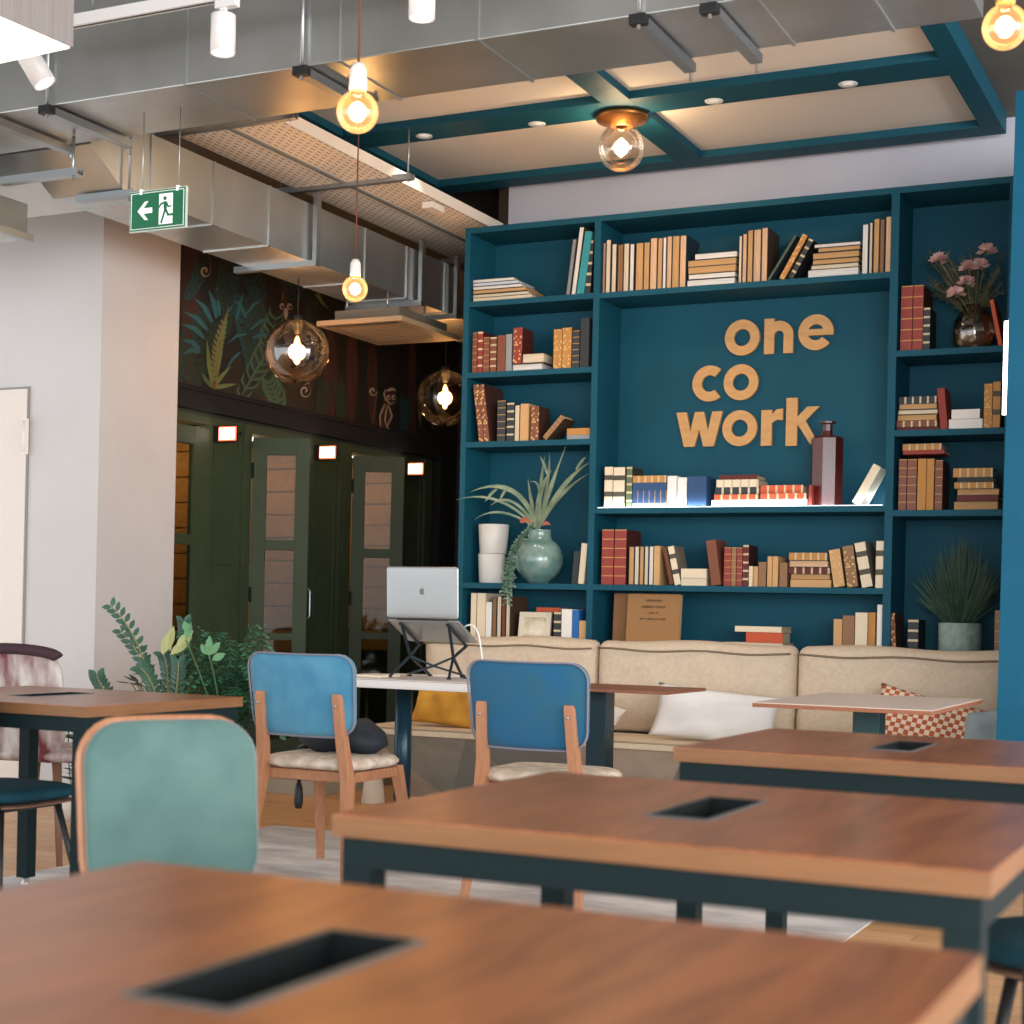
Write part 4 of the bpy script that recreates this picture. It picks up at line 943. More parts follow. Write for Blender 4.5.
# potted grass right bay
a, b = atY(938, 640, 8.34), atY(981, 640, 8.34); r_ = (b.x-a.x)/2; zp = .831; hp = atY(960, 623, 8.34).z-zp
t = T('potted_plant', 'dense thin-leaved dark green plant in a pale green pot above the sofa', 'plant', ((a.x+b.x)/2, 8.35, zp))
MB().lathe([(0, 0), (r_*.9, 0), (r_, .01), (r_, hp-.004), (r_*.97, hp), (r_*.9, hp), (r_*.88, hp-.03), (0, hp-.03)], seg=36).build('pot', mat('#93a79e', .7, kind='noise', hex2='#7d9188', scale=30), t)
MB().lathe([(0, hp-.028), (r_*.88, hp-.028)], seg=24).build('soil', mat('#33271e', .9), t)
m = MB()
for i in range(420):
    a = random.uniform(0, 2*pi); sp = random.uniform(.02, .30)**1; hh = random.uniform(.18, .47)*(1-.5*(sp/.3)**2)
    ys = .5 if sin(a) > 0 else .8
    b0 = Vector((cos(a)*r_*.6*random.random(), sin(a)*r_*.6*random.random(), hp-.03)); e = Vector((max(-.26, min(.165, cos(a)*sp*.85)), max(-.24, min(.15, sin(a)*sp*ys)), hp+hh))
    mid = Vector((e.x*.6+random.uniform(-.02, .02), e.y*.6, hp+hh*.45)); ribbon(m, bez(b0, mid, e+Vector((random.uniform(-.03, .03), 0, 0)), 6), .0045, .2)
m.build('foliage', mat('#3f5a44', .7, kind='noise', hex2='#2a4334', scale=14), t)

# wall light on the partition
t = T('wall_light', 'thin vertical white bar light on the edge of the blue partition', 'lamp', (-1.068, 7.0, 2.16))
MB().box(-.008, .003, -.008, .008, -.21, .21, .002).build('housing', mat('#cfd6dc', .4), t)
MB().box(-.026, -.008, -.007, .007, -.2, .2, .003).build('light_bar', mat('#fff8f2', .5, emit=3.5), t)

# ================================================================ SOFA BENCH
sf = T('sofa_bench', 'long beige upholstered bench sofa with grey faceted base below the bookcase', 'sofa', (-2.8, 7.9, 0))
SX0, SX1 = -4.53, -1.09
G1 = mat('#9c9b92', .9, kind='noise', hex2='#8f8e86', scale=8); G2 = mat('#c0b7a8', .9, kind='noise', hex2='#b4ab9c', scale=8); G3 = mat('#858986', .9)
m = MB(); W_ = .62; x = SX0; k = 0
TOPZ = .392
def tp(x, d=0): return (x, 7.53+d, TOPZ)
def bt(x, d=0): return (x, 8.02+d, 0)
while x < SX1-.01:
    x2 = min(x+W_, SX1); xm = min(x+W_/2, SX1)
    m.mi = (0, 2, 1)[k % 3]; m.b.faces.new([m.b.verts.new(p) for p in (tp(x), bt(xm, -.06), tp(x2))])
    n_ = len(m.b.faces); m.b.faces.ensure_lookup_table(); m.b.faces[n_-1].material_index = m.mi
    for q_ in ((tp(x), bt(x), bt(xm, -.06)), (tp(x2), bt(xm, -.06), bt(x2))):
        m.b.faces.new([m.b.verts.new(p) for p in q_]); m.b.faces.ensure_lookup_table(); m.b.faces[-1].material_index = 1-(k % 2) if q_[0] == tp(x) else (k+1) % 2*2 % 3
    x += W_; k += 1
m.mi = 0
m.prism([(SX0, 7.53, TOPZ), (SX0, 8.02, 0), (SX0, 8.19, 0), (SX0, 8.19, TOPZ)], (.004, 0, 0)); m.prism([(SX1, 7.53, TOPZ), (SX1, 8.02, 0), (SX1, 8.19, 0), (SX1, 8.19, TOPZ)], (-.004, 0, 0))
m.quad((SX0, 8.19, 0), (SX1, 8.19, 0), (SX1, 8.19, TOPZ), (SX0, 8.19, TOPZ))
m.build('base', [G1, G2, G3], sf, world=True)
for (a, b) in ((SX0-.03, -3.374), (-3.374, -2.26), (-2.26, SX1)):
    MB().box(a+.004, b-.004, 7.49, 8.02, .393, .435, .014).build('seat_cushion', CREAM, sf, world=True)
    MB().tube([(a+.01, 7.489, .428), ((a+b)/2, 7.487, .430), (b-.01, 7.489, .428)], .005, 6).build('piping', mat('#a8947a', .8), sf, world=True)
random.seed(3)
for k, (a, b) in enumerate(((-4.46, -3.374), (-3.374, -2.26), (-2.26, SX1))):
    w = b-a; m = MB(); m.pad(w-.008, .50, .05, .19, n=14)
    for v in m.b.verts:
        f = v.co.x/w
        v.co.y += (.012*sin(f*21+k*2+v.co.z*6)+.008*sin(f*47+k+v.co.z*9))*(.6-v.co.z)*(1 if v.co.y < 0 else 0)
        if v.co.z > .15: v.co.z += .008*sin(f*9+k*1.7)
        if v.co.z < -.1 and v.co.y < 0: v.co.y -= .02*abs(sin(f*8+k))
    m.xf(Matrix.Translation(((a+b)/2, 8.095, .687)))
    m.build('back_cushion', BEIGE, sf, world=True)
    pth = [(a+.02+(w-.04)*i/14, 8.001+.004*sin(i), .885+.006*sin(i*.9+k)) for i in range(15)]
    MB().tube(pth, .006, 6).build('piping', mat('#7d6b55', .8), sf, world=True)
# loose cushions
def cushion(label, c, w, h, th, rz, ry, mt, ex=0, tilt=0, seed=0, name='cushion', cat='cushion'):
    m = MB(); N_ = 18
    def surf(u, v, sgn):
        e = (1-abs(u)**2.6)*(1-abs(v)**2.6); e = max(e, 0)**.55
        x = u*w/2*(1-.10*(1-abs(v))**0*(1-v*v)*abs(u)**3*1.0*.8); z = v*h/2*(1-.10*(1-u*u)*abs(v)**3*.8)
        y = sgn*th/2*e + .007*sin(u*7+v*3+seed)*e + .006*sin(v*9-u*4+seed*2)*e
        return (x, y, z)
    for sgn in (-1, 1):
        G = [[m.b.verts.new(surf(-1+2*i/N_, -1+2*j/N_, sgn)) for j in range(N_+1)] for i in range(N_+1)]
        for i in range(N_):
            for j in range(N_): m.b.faces.new((G[i][j], G[i+1][j], G[i+1][j+1], G[i][j+1])).smooth = True
    bmesh.ops.remove_doubles(m.b, verts=m.b.verts, dist=.0008)
    o = m.build(name, mt); o.location = c; o.rotation_euler = (tilt, ry, rz)
    return tag(o, label, cat)
cushion('plain white pillow slumped on the beige sofa right of the wooden desk', (-2.60, 7.775, .565), .66, .29, .14, R(6), R(5), mat('#e4e2e0', .9, kind='noise', hex2='#dcdad8', scale=6, bump=.4), tilt=R(-22), seed=2)
m_ck = mat('#b95c36', .9, kind='check', hex2='#e8d2bb', scale=42, stretch=(1, .01, 1))
cushion('orange and white checked cushion leaning behind the white-topped table', (-1.53, 7.775, .575), .54, .30, .12, R(5), R(13), m_ck, tilt=R(-24), seed=4)
cushion('pale grey-blue cushion at the right end of the sofa', (-1.21, 7.72, .545), .32, .28, .12, R(-10), R(-8), mat('#96a7ae', .9, kind='noise', hex2='#889aa2', scale=7, bump=.3), tilt=R(-32), seed=1)
cushion('white and rust cushion corner showing just right of the desk leg', (-3.30, 7.80, .54), .34, .20, .09, R(-6), R(20), mat('#dcd2c8', .9, kind='check', hex2='#b5583a', scale=5), tilt=R(-20), seed=5)
yc = cushion('crumpled mustard yellow cushion on the sofa under the laptop desk', (-4.08, 7.73, .555), .50, .26, .17, R(6), R(6), mat('#d9a03a', .85, kind='noise', hex2='#bd8428', scale=5, bump=.8), tilt=R(-20), seed=7)
# crumpled folds
for v in yc.data.vertices: v.co.y += .012*sin(v.co.x*38+v.co.z*25)*(1 if v.co.y < 0 else .3)

# ================================================================ WOODEN TABLES WITH CABLE WELLS
def table(label, x0, x1, y0, y1, group='oak-topped work tables with dark steel frames'):
    cx, cy = (x0+x1)/2, (y0+y1)/2; w, d = (x1-x0)/2, (y1-y0)/2
    t = T('work_table', label, 'table', (cx, cy, .0 if x0 < -4 else .004), group=group)
    hx0, hx1, hy0, hy1 = -.075, .02, -.135, .165
    m = MB()
    for (a, b, c, e) in ((-w, hx0, -d, d), (hx1, w, -d, d), (hx0, hx1, -d, hy0), (hx0, hx1, hy1, d)):
        m.mi = 0; m.box(a, b, c, e, .7475, .75); m.mi = 1; m.box(a, b, c, e, .716, .7475)
    m.build('tabletop', [TWOOD, TEDGE], t)
    m = MB(); z0 = .70
    m.box(hx0+.001, hx1-.001, hy0+.001, hy1-.001, z0, z0+.003)
    for b in ((hx0, hx0+.003, hy0, hy1), (hx1-.003, hx1, hy0, hy1), (hx0, hx1, hy0, hy0+.003), (hx0, hx1, hy1-.003, hy1)): m.box(b[0]+.0005*0, b[1], b[2], b[3], z0, .7515)
    cw = m.build('cable_well', mat('#070c0c', .6, 0, spec=.2), t)
    m = MB()
    for b in ((hx0-.006, hx0, hy0-.006, hy1+.006), (hx1, hx1+.006, hy0-.006, hy1+.006), (hx0, hx1, hy0-.006, hy0), (hx0, hx1, hy1, hy1+.006)): m.box(*b, .75, .7518)
    m.build('well_rim', mat('#59696a', .35, .5), cw)
    m = MB(); m.box(-.03, .03, -.05, .05, z0+.003, z0+.03, .003); m.build('socket_block', BLACK, cw)
    i = .012
    m = MB()
    for b in ((-w+i, w-i, -d+i, -d+i+.04), (-w+i, w-i, d-i-.04, d-i), (-w+i, -w+i+.04, -d+i+.04, d-i-.04), (w-i-.04, w-i, -d+i+.04, d-i-.04)): m.box(*b, .668, .716, .002)
    m.build('frame', DKFRAME, t)
    for sx in (-1, 1):
        for sy in (-1, 1):
            ax = sx*(w-i); ay = sy*(d-i); m = MB(); m.box(min(ax, ax-sx*.05), max(ax, ax-sx*.05), min(ay, ay-sy*.05), max(ay, ay-sy*.05), .03, .668, .002)
            lg = m.build('leg', DKFRAME, t); MB().lathe([(0, 0), (.016, 0), (.018, .008), (.010, .014), (.010, .03), (0, .03)], c=(ax-sx*.025, ay-sy*.025, .0 if True else 0), seg=14).build('foot', mat('#c8c8c4', .3, .6), lg)
    return t
ZR = .012
for args in (('blurred wooden table closest to the viewer with a dark cable slot', -1.25, -.25, .75, 1.555), ('wooden table in the middle right with the cable slot and thick pale edge', -1.305, -.325, 2.075, 2.885),
             ('wooden table at the right edge, behind the middle one, below the white-topped table', -1.315, -.335, 3.62, 4.44), ('wooden table at the left edge in front of the white wall', -4.29, -3.305, 3.83, 4.65)):
    table(*args)

# ================================================================ SOFA DESKS
WT = mat('#e2ddd8', .35)
t = T('desk', 'white-topped desk with one round dark leg, carrying the laptop', 'desk', (-3.55, 6.7, 0))
m = MB(); m.box(-.50, .36, -.34, .32, .705, .75, .012); m.build('tabletop', WT, t)
m = MB(); m.box(-.47, .34, -.3415, -.3395, .744, .7455); m.build('edge_line', mat('#7a4a38', .6), t)
q = atZ(403, 760, .3); 
lx = atY(403, 740, 6.75); 
MB().lathe([(0, .02), (.042, .02), (.042, .705), (0, .705)], c=(lx.x+3.55, .05, 0), seg=28).build('leg', mat('#12384a', .3, .3), t)
MB().lathe([(0, 0), (.24, 0), (.24, .012), (.05, .022), (0, .022)], c=(lx.x+3.55, .05, 0), seg=36).build('base_plate', mat('#12384a', .3, .3), t)
t = T('desk', 'thin wooden desk top with a square dark leg, right of the second blue chair', 'desk', (-2.85, 6.85, 0))
MB().box(-.30, .42, -.26, .27, .723, .737, .003).build('tabletop', mat('#8f5a40', .45, kind='wood', hex2='#7a4832', scale=14, stretch=(1, 9, 1)), t)
q = atY(600, 740, 6.85)
MB().box(q.x+2.85-.05, q.x+2.85+.045, -.05, .06, .02, .723, .003).build('leg', mat('#16313a', .4, .3), t)
MB().box(q.x+2.85-.22, q.x+2.85+.22, -.2, .2, 0, .02, .004).build('base_plate', mat('#16313a', .4, .3), t)
t = T('table', 'small table with pale top, brown edge and dark square leg before the sofa', 'table', (-1.48, 6.38, 0))
m = MB(); m.box(-.33, .345, -.535, .53, .7475, .75); m.build('tabletop', mat('#d9c9bd', .45), t)
MB().box(-.33, .345, -.535, .53, .732, .7475, .001).build('edge', mat('#8b5638', .5), t, label='brown wooden edge')
q = atY(869.5, 722, 6.25)
MB().box(q.x+1.48-.055, q.x+1.48+.05, -.18, -.07, .02, .732, .003).build('leg', mat('#1d3a3c', .4, .3), t)
MB().box(q.x+1.48-.22, q.x+1.48+.22, -.34, .08, 0, .02, .004).build('base_plate', mat('#1d3a3c', .4, .3), t)

# ---- laptop on its folding stand
SIL = mat('#a6a9a9', .35, .55)
lapY = 6.58
BL = atY(387, 617, lapY); BR_ = atY(458.5, 620, lapY)
lw = BR_.x-BL.x; lx = (BL.x+BR_.x)/2; lz = (BL.z+BR_.z)/2
t = T('laptop', 'open silver laptop seen from behind, raised on a black folding stand', 'laptop', (lx, lapY, lz))
m = MB(); m.pad(lw, .245, .014, .007, n=6); m.xf(Matrix.Translation((0, 0, .122))); m.xf(Matrix.Rotation(R(3), 4, 'X')); lid = m.build('lid', SIL, t)
m = MB()
def app(pts): m.prism([(x, -.0045, z+.128) for x, z in pts], (0, .001, 0))
ap = [(.0, .012), (.006, .014), (.0115, .009), (.009, .004), (.0095, -.003), (.0125, -.006), (.008, -.0145), (.004, -.0155), (0, -.014), (-.004, -.0155), (-.008, -.0145), (-.0125, -.004), (-.0125, .005), (-.008, .0125), (-.004, .0135)]
app(ap); app([(.0, .016), (.006, .019), (.007, .024), (.001, .021)])
m.xf(Matrix.Rotation(R(3), 4, 'X')); m.build('logo', mat('#6f6a62', .3, .5), lid)
m = MB(); m.pad(lw, .24, .014, .012, n=6); m.xf(Matrix.Rotation(R(-90), 4, 'X')); m.xf(Matrix.Translation((0, .125, -.006))); m.xf(Matrix.Rotation(R(-26), 4, 'X')); m.build('keyboard_base', SIL, t)
MB().tube([(-lw*.36, .002, -.004), (lw*.36, .002, -.004)], .006).build('hinge', BLACK, t)
RC = Matrix.Rotation(R(-26), 4, 'X')
cab = MB(); cab.tube(bez((lw/2+.002, .06, -.035), (lw/2+.06, .05, .0), (lw/2+.075, .07, -.08), 8)+bez((lw/2+.075, .07, -.08), (lw/2+.09, .09, -.2), (lw/2+.09, .1, .756-lz), 8)[1:], .004, 6); cab.build('charging_cable', mat('#e8e8e8', .5), t)
stt = T('laptop_stand', 'black folding laptop stand with crossed legs on the white desk', 'stand', (lx, lapY, .751))
BK = mat('#23313a', .4, .4); zt = lz-.751
def sp(x, y, z): return (x, y, z)
for sx in (-1, 1):
    a = sx*lw*.33
    top0 = Vector((a, .012, zt-.026)); top1 = Vector((a, .215, zt-.026-.105))
    MB().bar(top0, top1, .014, .008).build('support_arm', BK, stt)
    MB().bar((a, .03, zt-.034), (a*.92, .10, .10), .012, .010).build('leg', BK, stt)
    MB().bar((a*.92, .10, .10), (a*1.25, -.02, .004), .012, .010).build('leg', BK, stt)
    MB().bar((a*1.02, .20, zt-.132), (a*.92, .10, .10), .012, .010).build('leg', BK, stt)
    MB().bar((a*.92, .10, .10), (a*.70, .25, .004), .012, .010).build('leg', BK, stt)
    MB().bar((a*.92, .10, .10), (0, .12, .055), .012, .009).build('cross_brace', BK, stt)
    MB().bar((0, .12, .055), (a*1.2, .16, .012), .012, .009).build('cross_brace', BK, stt)
    for (fx, fy) in ((a*1.25, -.02), (a*.70, .25), (a*1.2, .16)): MB().box(fx-.009, fx+.009, fy-.009, fy+.009, 0, .008, .002).build('foot', BLACK, stt)
# papers and things on the desk
for k, (px0, px1, col, lab) in enumerate(((352, 369, '#3fa3c8', 'small turquoise card at the left end of the white desk'), (372, 398, '#e0d2bc', 'cream paper pad on the white desk left of the laptop stand'), (412, 440, '#ece6de', 'white sheet of paper under the laptop stand'))):
    a, b = atY(px0, 675, 6.62+.02*k), atY(px1, 675, 6.62+.02*k)
    if k == 2: o = MB().box(a.x, b.x, 6.86, 6.98, .7505, .756, .001).build('paper', mat(col, .8))
    else: o = MB().box(a.x, b.x, 6.47, 6.56+.1*k, .7505, .757+.004*k, .001).build('notepad' if k else 'card', mat(col, .8))
    tag(o, lab, 'paper')

# ================================================================ CHAIRS
UP1 = mat('#4d8aa6', .85, kind='noise', hex2='#3a7a9a', scale=9, sheen=.5, bump=.15)
UP2 = mat('#0d577e', .85, kind='noise', hex2='#1f586f', scale=9, sheen=.4, bump=.15)
SEATM = mat('#e0d4c6', .85, kind='noise', hex2='#bda992', scale=20, bump=.15)
def blue_chair(label, x, y, upm, rz=0):
    t = T('dining_chair', label, 'chair', (x, y, .004), rz, group='blue-backed wooden chairs at the sofa desks')
    m = MB(); m.pad(.48, .325, .07, .035, bend=.42, n=8, topbow=0, taper=.07)
    m.xf(Matrix.Translation((0, -.275, .727)) @ Matrix.Rotation(R(8), 4, 'X'))
    bk = m.build('backrest', upm, t)
    m = MB(); o = []
    for (cx, cz, a0) in ((.17, .0925, 0), (-.17, .0925, 90), (-.17, -.0925, 180), (.17, -.0925, 270)):
        for i in range(7): a = R(a0+15*i); o.append((cx+.07*cos(a), cz+.07*sin(a)))
    P = []
    for i, p in enumerate(o):
        e = o[(i+1) % len(o)]; P.append(p)
        if i % 7 == 6:
            for k in range(1, 8): P.append((p[0]+(e[0]-p[0])*k/8, p[1]+(e[1]-p[1])*k/8))
    m.tube([(px*(1+.07*pz/.325), .42*px*px-.016, pz) for px, pz in P], .004, 6, closed=True)
    m.xf(Matrix.Translation((0, -.275, .727)) @ Matrix.Rotation(R(8), 4, 'X')); m.build('piping', mat('#7a7886', .7), bk)
    m = MB(); m.pad(.48, .43, .13, .055, n=8, taper=.05); m.xf(Matrix.Translation((0, -.035, .455)) @ Matrix.Rotation(R(-90), 4, 'X')); s = m.build('seat', SEATM, t)
    m = MB(); m.box(-.2, .2, -.2, -.175, .385, .425, .004); m.box(-.19, .19, .16, .185, .385, .425, .004); m.box(-.2, -.175, -.19, .18, .385, .425, .004); m.box(.175, .2, -.19, .18, .385, .425, .004); m.build('seat_frame', OAK, t)
    for sx in (-1, 1):
        def taper(path, ws, name):
            m = MB(); k = len(path); rings = []
            for (px, py, pz), (wx, wy) in zip(path, ws): rings.append([m.b.verts.new((px+a*wx/2, py+b*wy/2, pz)) for a, b in ((-1, -1), (1, -1), (1, 1), (-1, 1))])
            for a, b in zip(rings, rings[1:]):
                for j in range(4): m.b.faces.new((a[j], a[(j+1) % 4], b[(j+1) % 4], b[j]))
            m.b.faces.new(rings[0][::-1]); m.b.faces.new(rings[-1]); return m.build(name, OAK, t)
        taper([(sx*.232, -.29, 0), (sx*.216, -.262, .2), (sx*.200, -.235, .40), (sx*.186, -.25, .52), (sx*.178, -.288, .72), (sx*.177, -.292, .735)], [(.024, .03), (.032, .042), (.036, .055), (.036, .045), (.036, .026), (.03, .02)], 'rear_leg')
        taper([(sx*.225, .25, 0), (sx*.205, .20, .25), (sx*.185, .165, .43)], [(.024, .024), (.034, .034), (.042, .042)], 'front_leg')
        MB().lathe([(0, -.0), (.006, 0), (.006, .003), (0, .003)], seg=10).xf(Matrix.Translation((sx*.178, -.306, .69)) @ Matrix.Rotation(R(90), 4, 'X')).build('screw', STEEL, t)
    return t
blue_chair('light blue chair with wooden legs and cream seat, left end of white desk', -3.45, 5.51, UP1)
blue_chair('deep blue chair with wooden posts, second from the left, below the bookcase', -2.49, 5.55, UP2)

# black bag on the seat of the first chair
t = T('bag', 'dark bag on the cream seat of the light blue chair', 'bag', (-3.45, 5.56, .483))
m = MB(); m.lathe([(0, 0), (.12, .0), (.16, .03), (.15, .08), (.10, .115), (0, .12)], seg=24)
for v in m.b.verts: v.co.x *= 1.25; v.co.y *= .8; v.co.z += .012*sin(v.co.x*30)+.008*sin(v.co.y*40)+.01
for v in m.b.verts: v.co.z = max(v.co.z, 0)
m.build('bag_body', mat('#1a2430', .7, kind='noise', hex2='#11181f', scale=12, bump=.5), t)
q = atY(275, 797, 5.75)
m = MB(); m.tube([(-.19, .05, .03), (-.265, .08, .0), (-.275, .1, -.08), (-.277, .1, -.16)], .008, 6); m.build('strap', BLACK, t)
m = MB(); m.lathe([(0, .0), (.014, .0), (.020, .03), (.016, .09), (.008, .11), (0, .11)], c=(-.277, .1, -.26), seg=14); m.build('strap_end', BLACK, t)

# teal chair behind the near table
TEAL = mat('#56746f', .9, kind='noise', hex2='#486663', scale=7, sheen=.5, bump=.2)
tc_ = Vector((0, 0, H))+ray(211, 800)*3.22
t = T('dining_chair', 'blurred sea-green upholstered chair with a thin wooden back shell, at front left', 'chair', (tc_.x, tc_.y, .004), R(142-180+0))
# local chair faces +Y; rotate so that it faces the viewer, turned a little to the right
vf = (Vector((0, 0, 0))-Vector((tc_.x, tc_.y, 0))).normalized()*1.0+RT*.50; vf.normalize(); t.rotation_euler = (0, 0, math.atan2(-vf.x, vf.y))
TOPC = .815
m = MB(); m.pad(.385, .37, .085, .045, bend=.35, n=8, topbow=.012, taper=.03); m.xf(Matrix.Translation((0, -.20, TOPC-.185)) @ Matrix.Rotation(R(7), 4, 'X')); m.build('backrest', TEAL, t)
m = MB(); m.pad(.40, .385, .095, .014, bend=.35, n=8, topbow=.012, taper=.03); m.xf(Matrix.Translation((0, -.231, TOPC-.185)) @ Matrix.Rotation(R(7), 4, 'X')); m.build('back_shell', OAK, t, label='thin bent wood shell')
m = MB(); m.pad(.42, .40, .10, .05, n=8); m.xf(Matrix.Translation((0, .03, .42)) @ Matrix.Rotation(R(-90), 4, 'X')); m.build('seat', TEAL, t)
for sx in (-1, 1):
    MB().bar((sx*.16, -.21, .40), (sx*.15, -.225, .56), .03, .012, up=(0, 1, 0)).build('back_bracket', OAK, t)
    for sy in (-1, 1): MB().tube([(sx*.15, .03+sy*.14, .42), (sx*.2, .03+sy*.2, 0)], [.016, .010], 10).build('leg', OAK, t)
MB().box(-.17, .17, -.14, .2, .405, .42, .004).build('seat_frame', OAK, t)

# chairs with black metal legs and teal seats
TS = mat('#143f4b', .9, kind='noise', hex2='#10343f', scale=10, spec=.2)
def metal_chair(label, x, y, rz, back=True):
    t = T('dining_chair', label, 'chair', (x, y, 0), rz, group='teal-seated chairs with thin black legs')
    m = MB(); m.pad(.43, .42, .14, .05, n=8); m.xf(Matrix.Translation((0, 0, .445)) @ Matrix.Rotation(R(-90), 4, 'X')); m.build('seat', TS, t)
    m = MB(); m.pad(.42, .41, .13, .012, n=8); m.xf(Matrix.Translation((0, 0, .414)) @ Matrix.Rotation(R(-90), 4, 'X')); m.build('seat_shell', mat('#7a5a48', .6), t, label='brown underside shell')
    for sx in (-1, 1):
        for sy in (-1, 1): MB().tube([(sx*.13, sy*.13, .40), (sx*.205, sy*.205, 0)], [.012, .008], 8).build('leg', BLACK, t)
        MB().tube([(sx*.13, -.13, .402), (sx*.13, .13, .402)], .009, 8).build('crossbar', BLACK, t)
        MB().tube([(sx*.16, -.17, .41), (sx*.17, -.24, .5), (sx*.16, -.255, .66)], .009, 8).build('back_post', BLACK, t)
    m = MB(); m.pad(.42, .26, .09, .035, bend=.4, n=8); m.xf(Matrix.Translation((0, -.262, .71)) @ Matrix.Rotation(R(8), 4, 'X')); m.build('backrest', TS, t)
    return t
metal_chair('dark teal seat with thin black legs tucked under the left table', -3.79, 3.98, 0, True)
metal_chair('dark chair with thin black legs cut off by the right edge', -.33, 3.27, R(95))

# patterned chair far left
q = Vector((0, 0, H))+ray(48, 700)*6.7
t = T('armchair', 'chair with dark rim and red and grey feather-patterned back, far left by the door', 'chair', (q.x, q.y, 0), R(8))
PATM = mat('#c9c3bd', .8, kind='noise', hex2='#6b3038', scale=9, stretch=(1.5, 1, .5))
m = MB(); m.pad(.42, .46, .12, .05, bend=.5, n=8, topbow=.01); m.xf(Matrix.Translation((0, -.22, .655)) @ Matrix.Rotation(R(8), 4, 'X')); m.build('backrest', PATM, t)
m = MB(); m.tube([(.205*cos(R(a))*1.0, -.262+.5*(.2*cos(R(a)))**2, .845+.032*sin(R(a))) for a in range(0, 181, 12)], .024, 8); m.build('top_rim', mat('#38222a', .8), t, label='dark brown padded rim')
m = MB(); m.pad(.46, .44, .12, .06, n=8); m.xf(Matrix.Translation((0, 0, .44)) @ Matrix.Rotation(R(-90), 4, 'X')); m.build('seat', PATM, t)
for sx in (-1, 1):
    for sy in (-1, 1): MB().tube([(sx*.15, sy*.15, .42), (sx*.22, sy*.22, 0)], [.02, .012], 10).build('leg', mat('#7a5440', .6), t)
# second leg seen far left: same chair's; small pale pot by the bench
q = atZ(373, 803, 0)
o = MB().lathe([(0, 0), (.063, 0), (.066, .006), (.052, .135), (.046, .14), (.044, .13), (.055, .012), (0, .012)], seg=28).build('pot', mat('#cdbba8', .7)); o.location = (q.x, q.y-.0, 0)
tag(o, 'small pale tapered pot on the floor between the light blue chair and the desk leg', 'pot')

# ================================================================ FLOOR PLANTS BY THE WHITE WALL
def leaf(m, p, d, up, L_, w, mi=0):
    d = d.normalized(); s = d.cross(up); s = s.normalized() if s.length > 1e-4 else d.orthogonal().normalized(); n_ = s.cross(d)
    pts = [(0, .0), (.25, .8), (.5, 1), (.75, .7), (1, .0)]; prev = None
    for u, ww in pts:
        c = p+d*L_*u-n_*L_*.12*u*u
        r_ = [m.b.verts.new(c-s*w*ww), m.b.verts.new(c-n_*w*.3*ww), m.b.verts.new(c+s*w*ww)]
        if prev:
            for j in (0, 1):
                f = m.b.faces.new((prev[j], prev[j+1], r_[j+1], r_[j])); f.smooth = True; f.material_index = mi
        prev = r_
LG = mat('#35604a', .5, kind='noise', hex2='#264a38', scale=10); LY_ = mat('#8f9a4c', .5); 
px0 = Vector((0, 0, H))+ray(166, 740)*7.7
zz = T('zz_plant', 'potted plant with arching stems of oval dark leaves against the white wall', 'plant', (px0.x, px0.y, 0))
def zp(px, py, w=7.5): v = Vector((0, 0, H))+ray(px, py)*w; return v-Vector(zz.location)
MB().lathe([(0, 0), (.13, 0), (.17, .01), (.19, .34), (.18, .35), (.165, .35), (.16, .32), (0, .32)], seg=32).build('pot', mat('#55504a', .7), zz)
MB().lathe([(0, .322), (.165, .322)], seg=20).build('soil', mat('#2a201a', .9), zz)
m = MB(); st = MB(); random.seed(11)
stems = [((150, 640), (112, 607), 7.35, 7), ((158, 670), (122, 632), 7.4, 4), ((188, 640), (184, 622), 7.5, 6), ((172, 665), (163, 655), 7.4, 8), ((160, 680), (140, 668), 7.3, 8), ((180, 680), (178, 662), 7.3, 8), ((98, 690), (97, 676), 7.2, 4)]
base = Vector((0, 0, .33))
for (mid, end, w, n_) in stems:
    path = bez(base, zp(*mid, w), zp(*end, w), 16); st.tube(path, [.007-.0003*i for i in range(17)], 6)
    for i in range(16-2*n_ if 16-2*n_ > 3 else 4, 17):
        p = path[i]; d = (path[min(i+1, 16)]-path[i-1]).normalized()
        for sg in (-1, 1):
            s = d.cross(Vector((-.43, .9, 0))).normalized()
            leaf(m, p, d*.5+s*sg*.8+Vector((0, 0, .25)), Vector((.4, -.9, .2)), .05, .0125)
for i in range(46):
    a = random.uniform(0, 2*pi); e = Vector((cos(a)*random.uniform(.06, .2), sin(a)*random.uniform(.05, .16), random.uniform(.5, .76)))
    leaf(m, e, Vector((cos(a), sin(a), random.uniform(-.2, .9))), Vector((0, 0, 1)), .075, .018)
    st.tube(bez(base, Vector((e.x*.3, e.y*.3, .5)), e, 5), .003, 5)
m.build('leaves', LG, zz); st.build('stem', mat('#8a8a5c', .6), zz)
ml = MB()
for (px, py, qx, qy) in ((163, 655, 168, 634), (166, 652, 172, 630), (170, 655, 188, 640), (176, 648, 190, 633)):
    a = zp(px, py, 7.3); b = zp(qx, qy, 7.3); leaf(ml, a, b-a, Vector((.4, -.9, 0)), (b-a).length*1.2, .022)
ml.build('young_leaves', mat('#a2a568', .5), zz, label='pale yellow-green leaves')
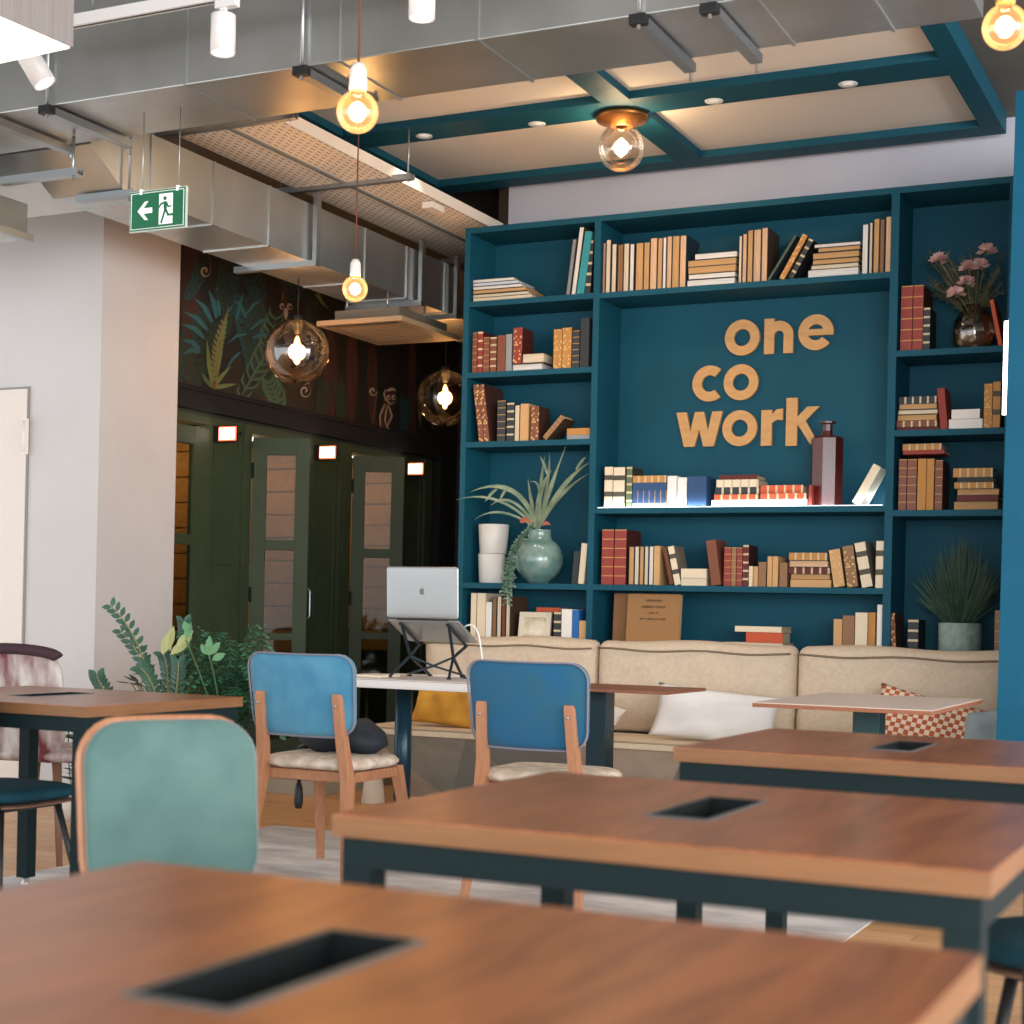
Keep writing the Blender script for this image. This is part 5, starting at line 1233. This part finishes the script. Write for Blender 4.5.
# fern
fx = Vector((0, 0, H))+ray(226, 740)*7.5
fe = T('fern', 'bushy dark green fern in front of the nearest phone booth', 'plant', (fx.x, fx.y, 0))
MB().lathe([(0, 0), (.13, 0), (.15, .01), (.17, .38), (.16, .39), (.15, .39), (.145, .36), (0, .36)], seg=32).build('pot', mat('#3f3b37', .7), fe)
MB().lathe([(0, .362), (.147, .362)], seg=20).build('soil', mat('#2a201a', .9), fe)
m = MB(); st = MB()
for i in range(100):
    a = random.uniform(0, 2*pi); rr = random.uniform(.14, .34); zt_ = random.uniform(.6, 1.04)
    e = Vector((cos(a)*rr, sin(a)*rr*.8, zt_-.16*(rr/.3)**2)); path = bez((0, 0, .37), (e.x*.45, e.y*.45, zt_+.04), e, 12); st.tube(path, .002, 4)
    for k in range(3, 13):
        p = path[k]; d = (path[min(k+1, 12)]-path[k-1]).normalized(); s = d.cross(Vector((0, 0, 1))).normalized()
        for sg in (-1, 1): leaf(m, p, s*sg+d*.6+Vector((0, 0, -.1)), Vector((0, 0, 1)), .062*(1.2-k/16), .011)
m.build('fronds', mat('#4d8c64', .6, kind='noise', hex2='#376e50', scale=8), fe); st.build('stem', mat('#3c5a3c', .7), fe)
ml = MB()
for (px, py, dx, dy) in ((186, 640, 4, -16), (188, 632, -4, -10), (209, 655, 10, -12), (209, 655, -8, -10), (209, 655, 0, -18), (212, 660, 12, -6)):
    a = Vector((0, 0, H))+ray(px, py)*7.2-Vector(fe.location); b = Vector((0, 0, H))+ray(px+dx, py+dy)*7.2-Vector(fe.location); leaf(ml, a, b-a, Vector((.4, -.9, 0)), (b-a).length*1.1, .018)
    st2 = None
ml.build('upright_leaves', mat('#5d8c60', .6), fe, label='lighter green upright leaves')
sm = MB()
for (px, py) in ((186, 640), (209, 655)):
    a = Vector((0, 0, H))+ray(px, py)*7.2-Vector(fe.location); sm.tube(bez((0, 0, .37), (a.x*.5, a.y*.5, .7), a, 8), .004, 6)
sm.build('stem', mat('#4c6a44', .7), fe)
# snake of ivy hanging below the left table: lower foliage of a floor plant
lx_ = Vector((0, 0, H))+ray(73, 780)*7.9
iv = T('potted_plant', 'narrow leafy plant seen between the legs of the left table', 'plant', (lx_.x, lx_.y, 0))
MB().lathe([(0, 0), (.08, 0), (.10, .14), (.09, .145), (.085, .12), (0, .12)], seg=24).build('pot', mat('#e0dcd6', .6), iv)
m = MB(); st = MB()
for k in range(5):
    e = Vector((random.uniform(-.05, .05), random.uniform(-.05, .05), random.uniform(.4, .62))); path = bez((0, 0, .12), (e.x*2, e.y, .3), e, 10); st.tube(path, .003, 5)
    for i in range(2, 11):
        for _ in range(2): a = random.uniform(0, 6.28); leaf(m, path[i], Vector((cos(a), sin(a), .3)), Vector((0, 0, 1)), .07, .02)
m.build('leaves', mat('#2e5a34', .5), iv); st.build('stem', mat('#3c5a3c', .7), iv)
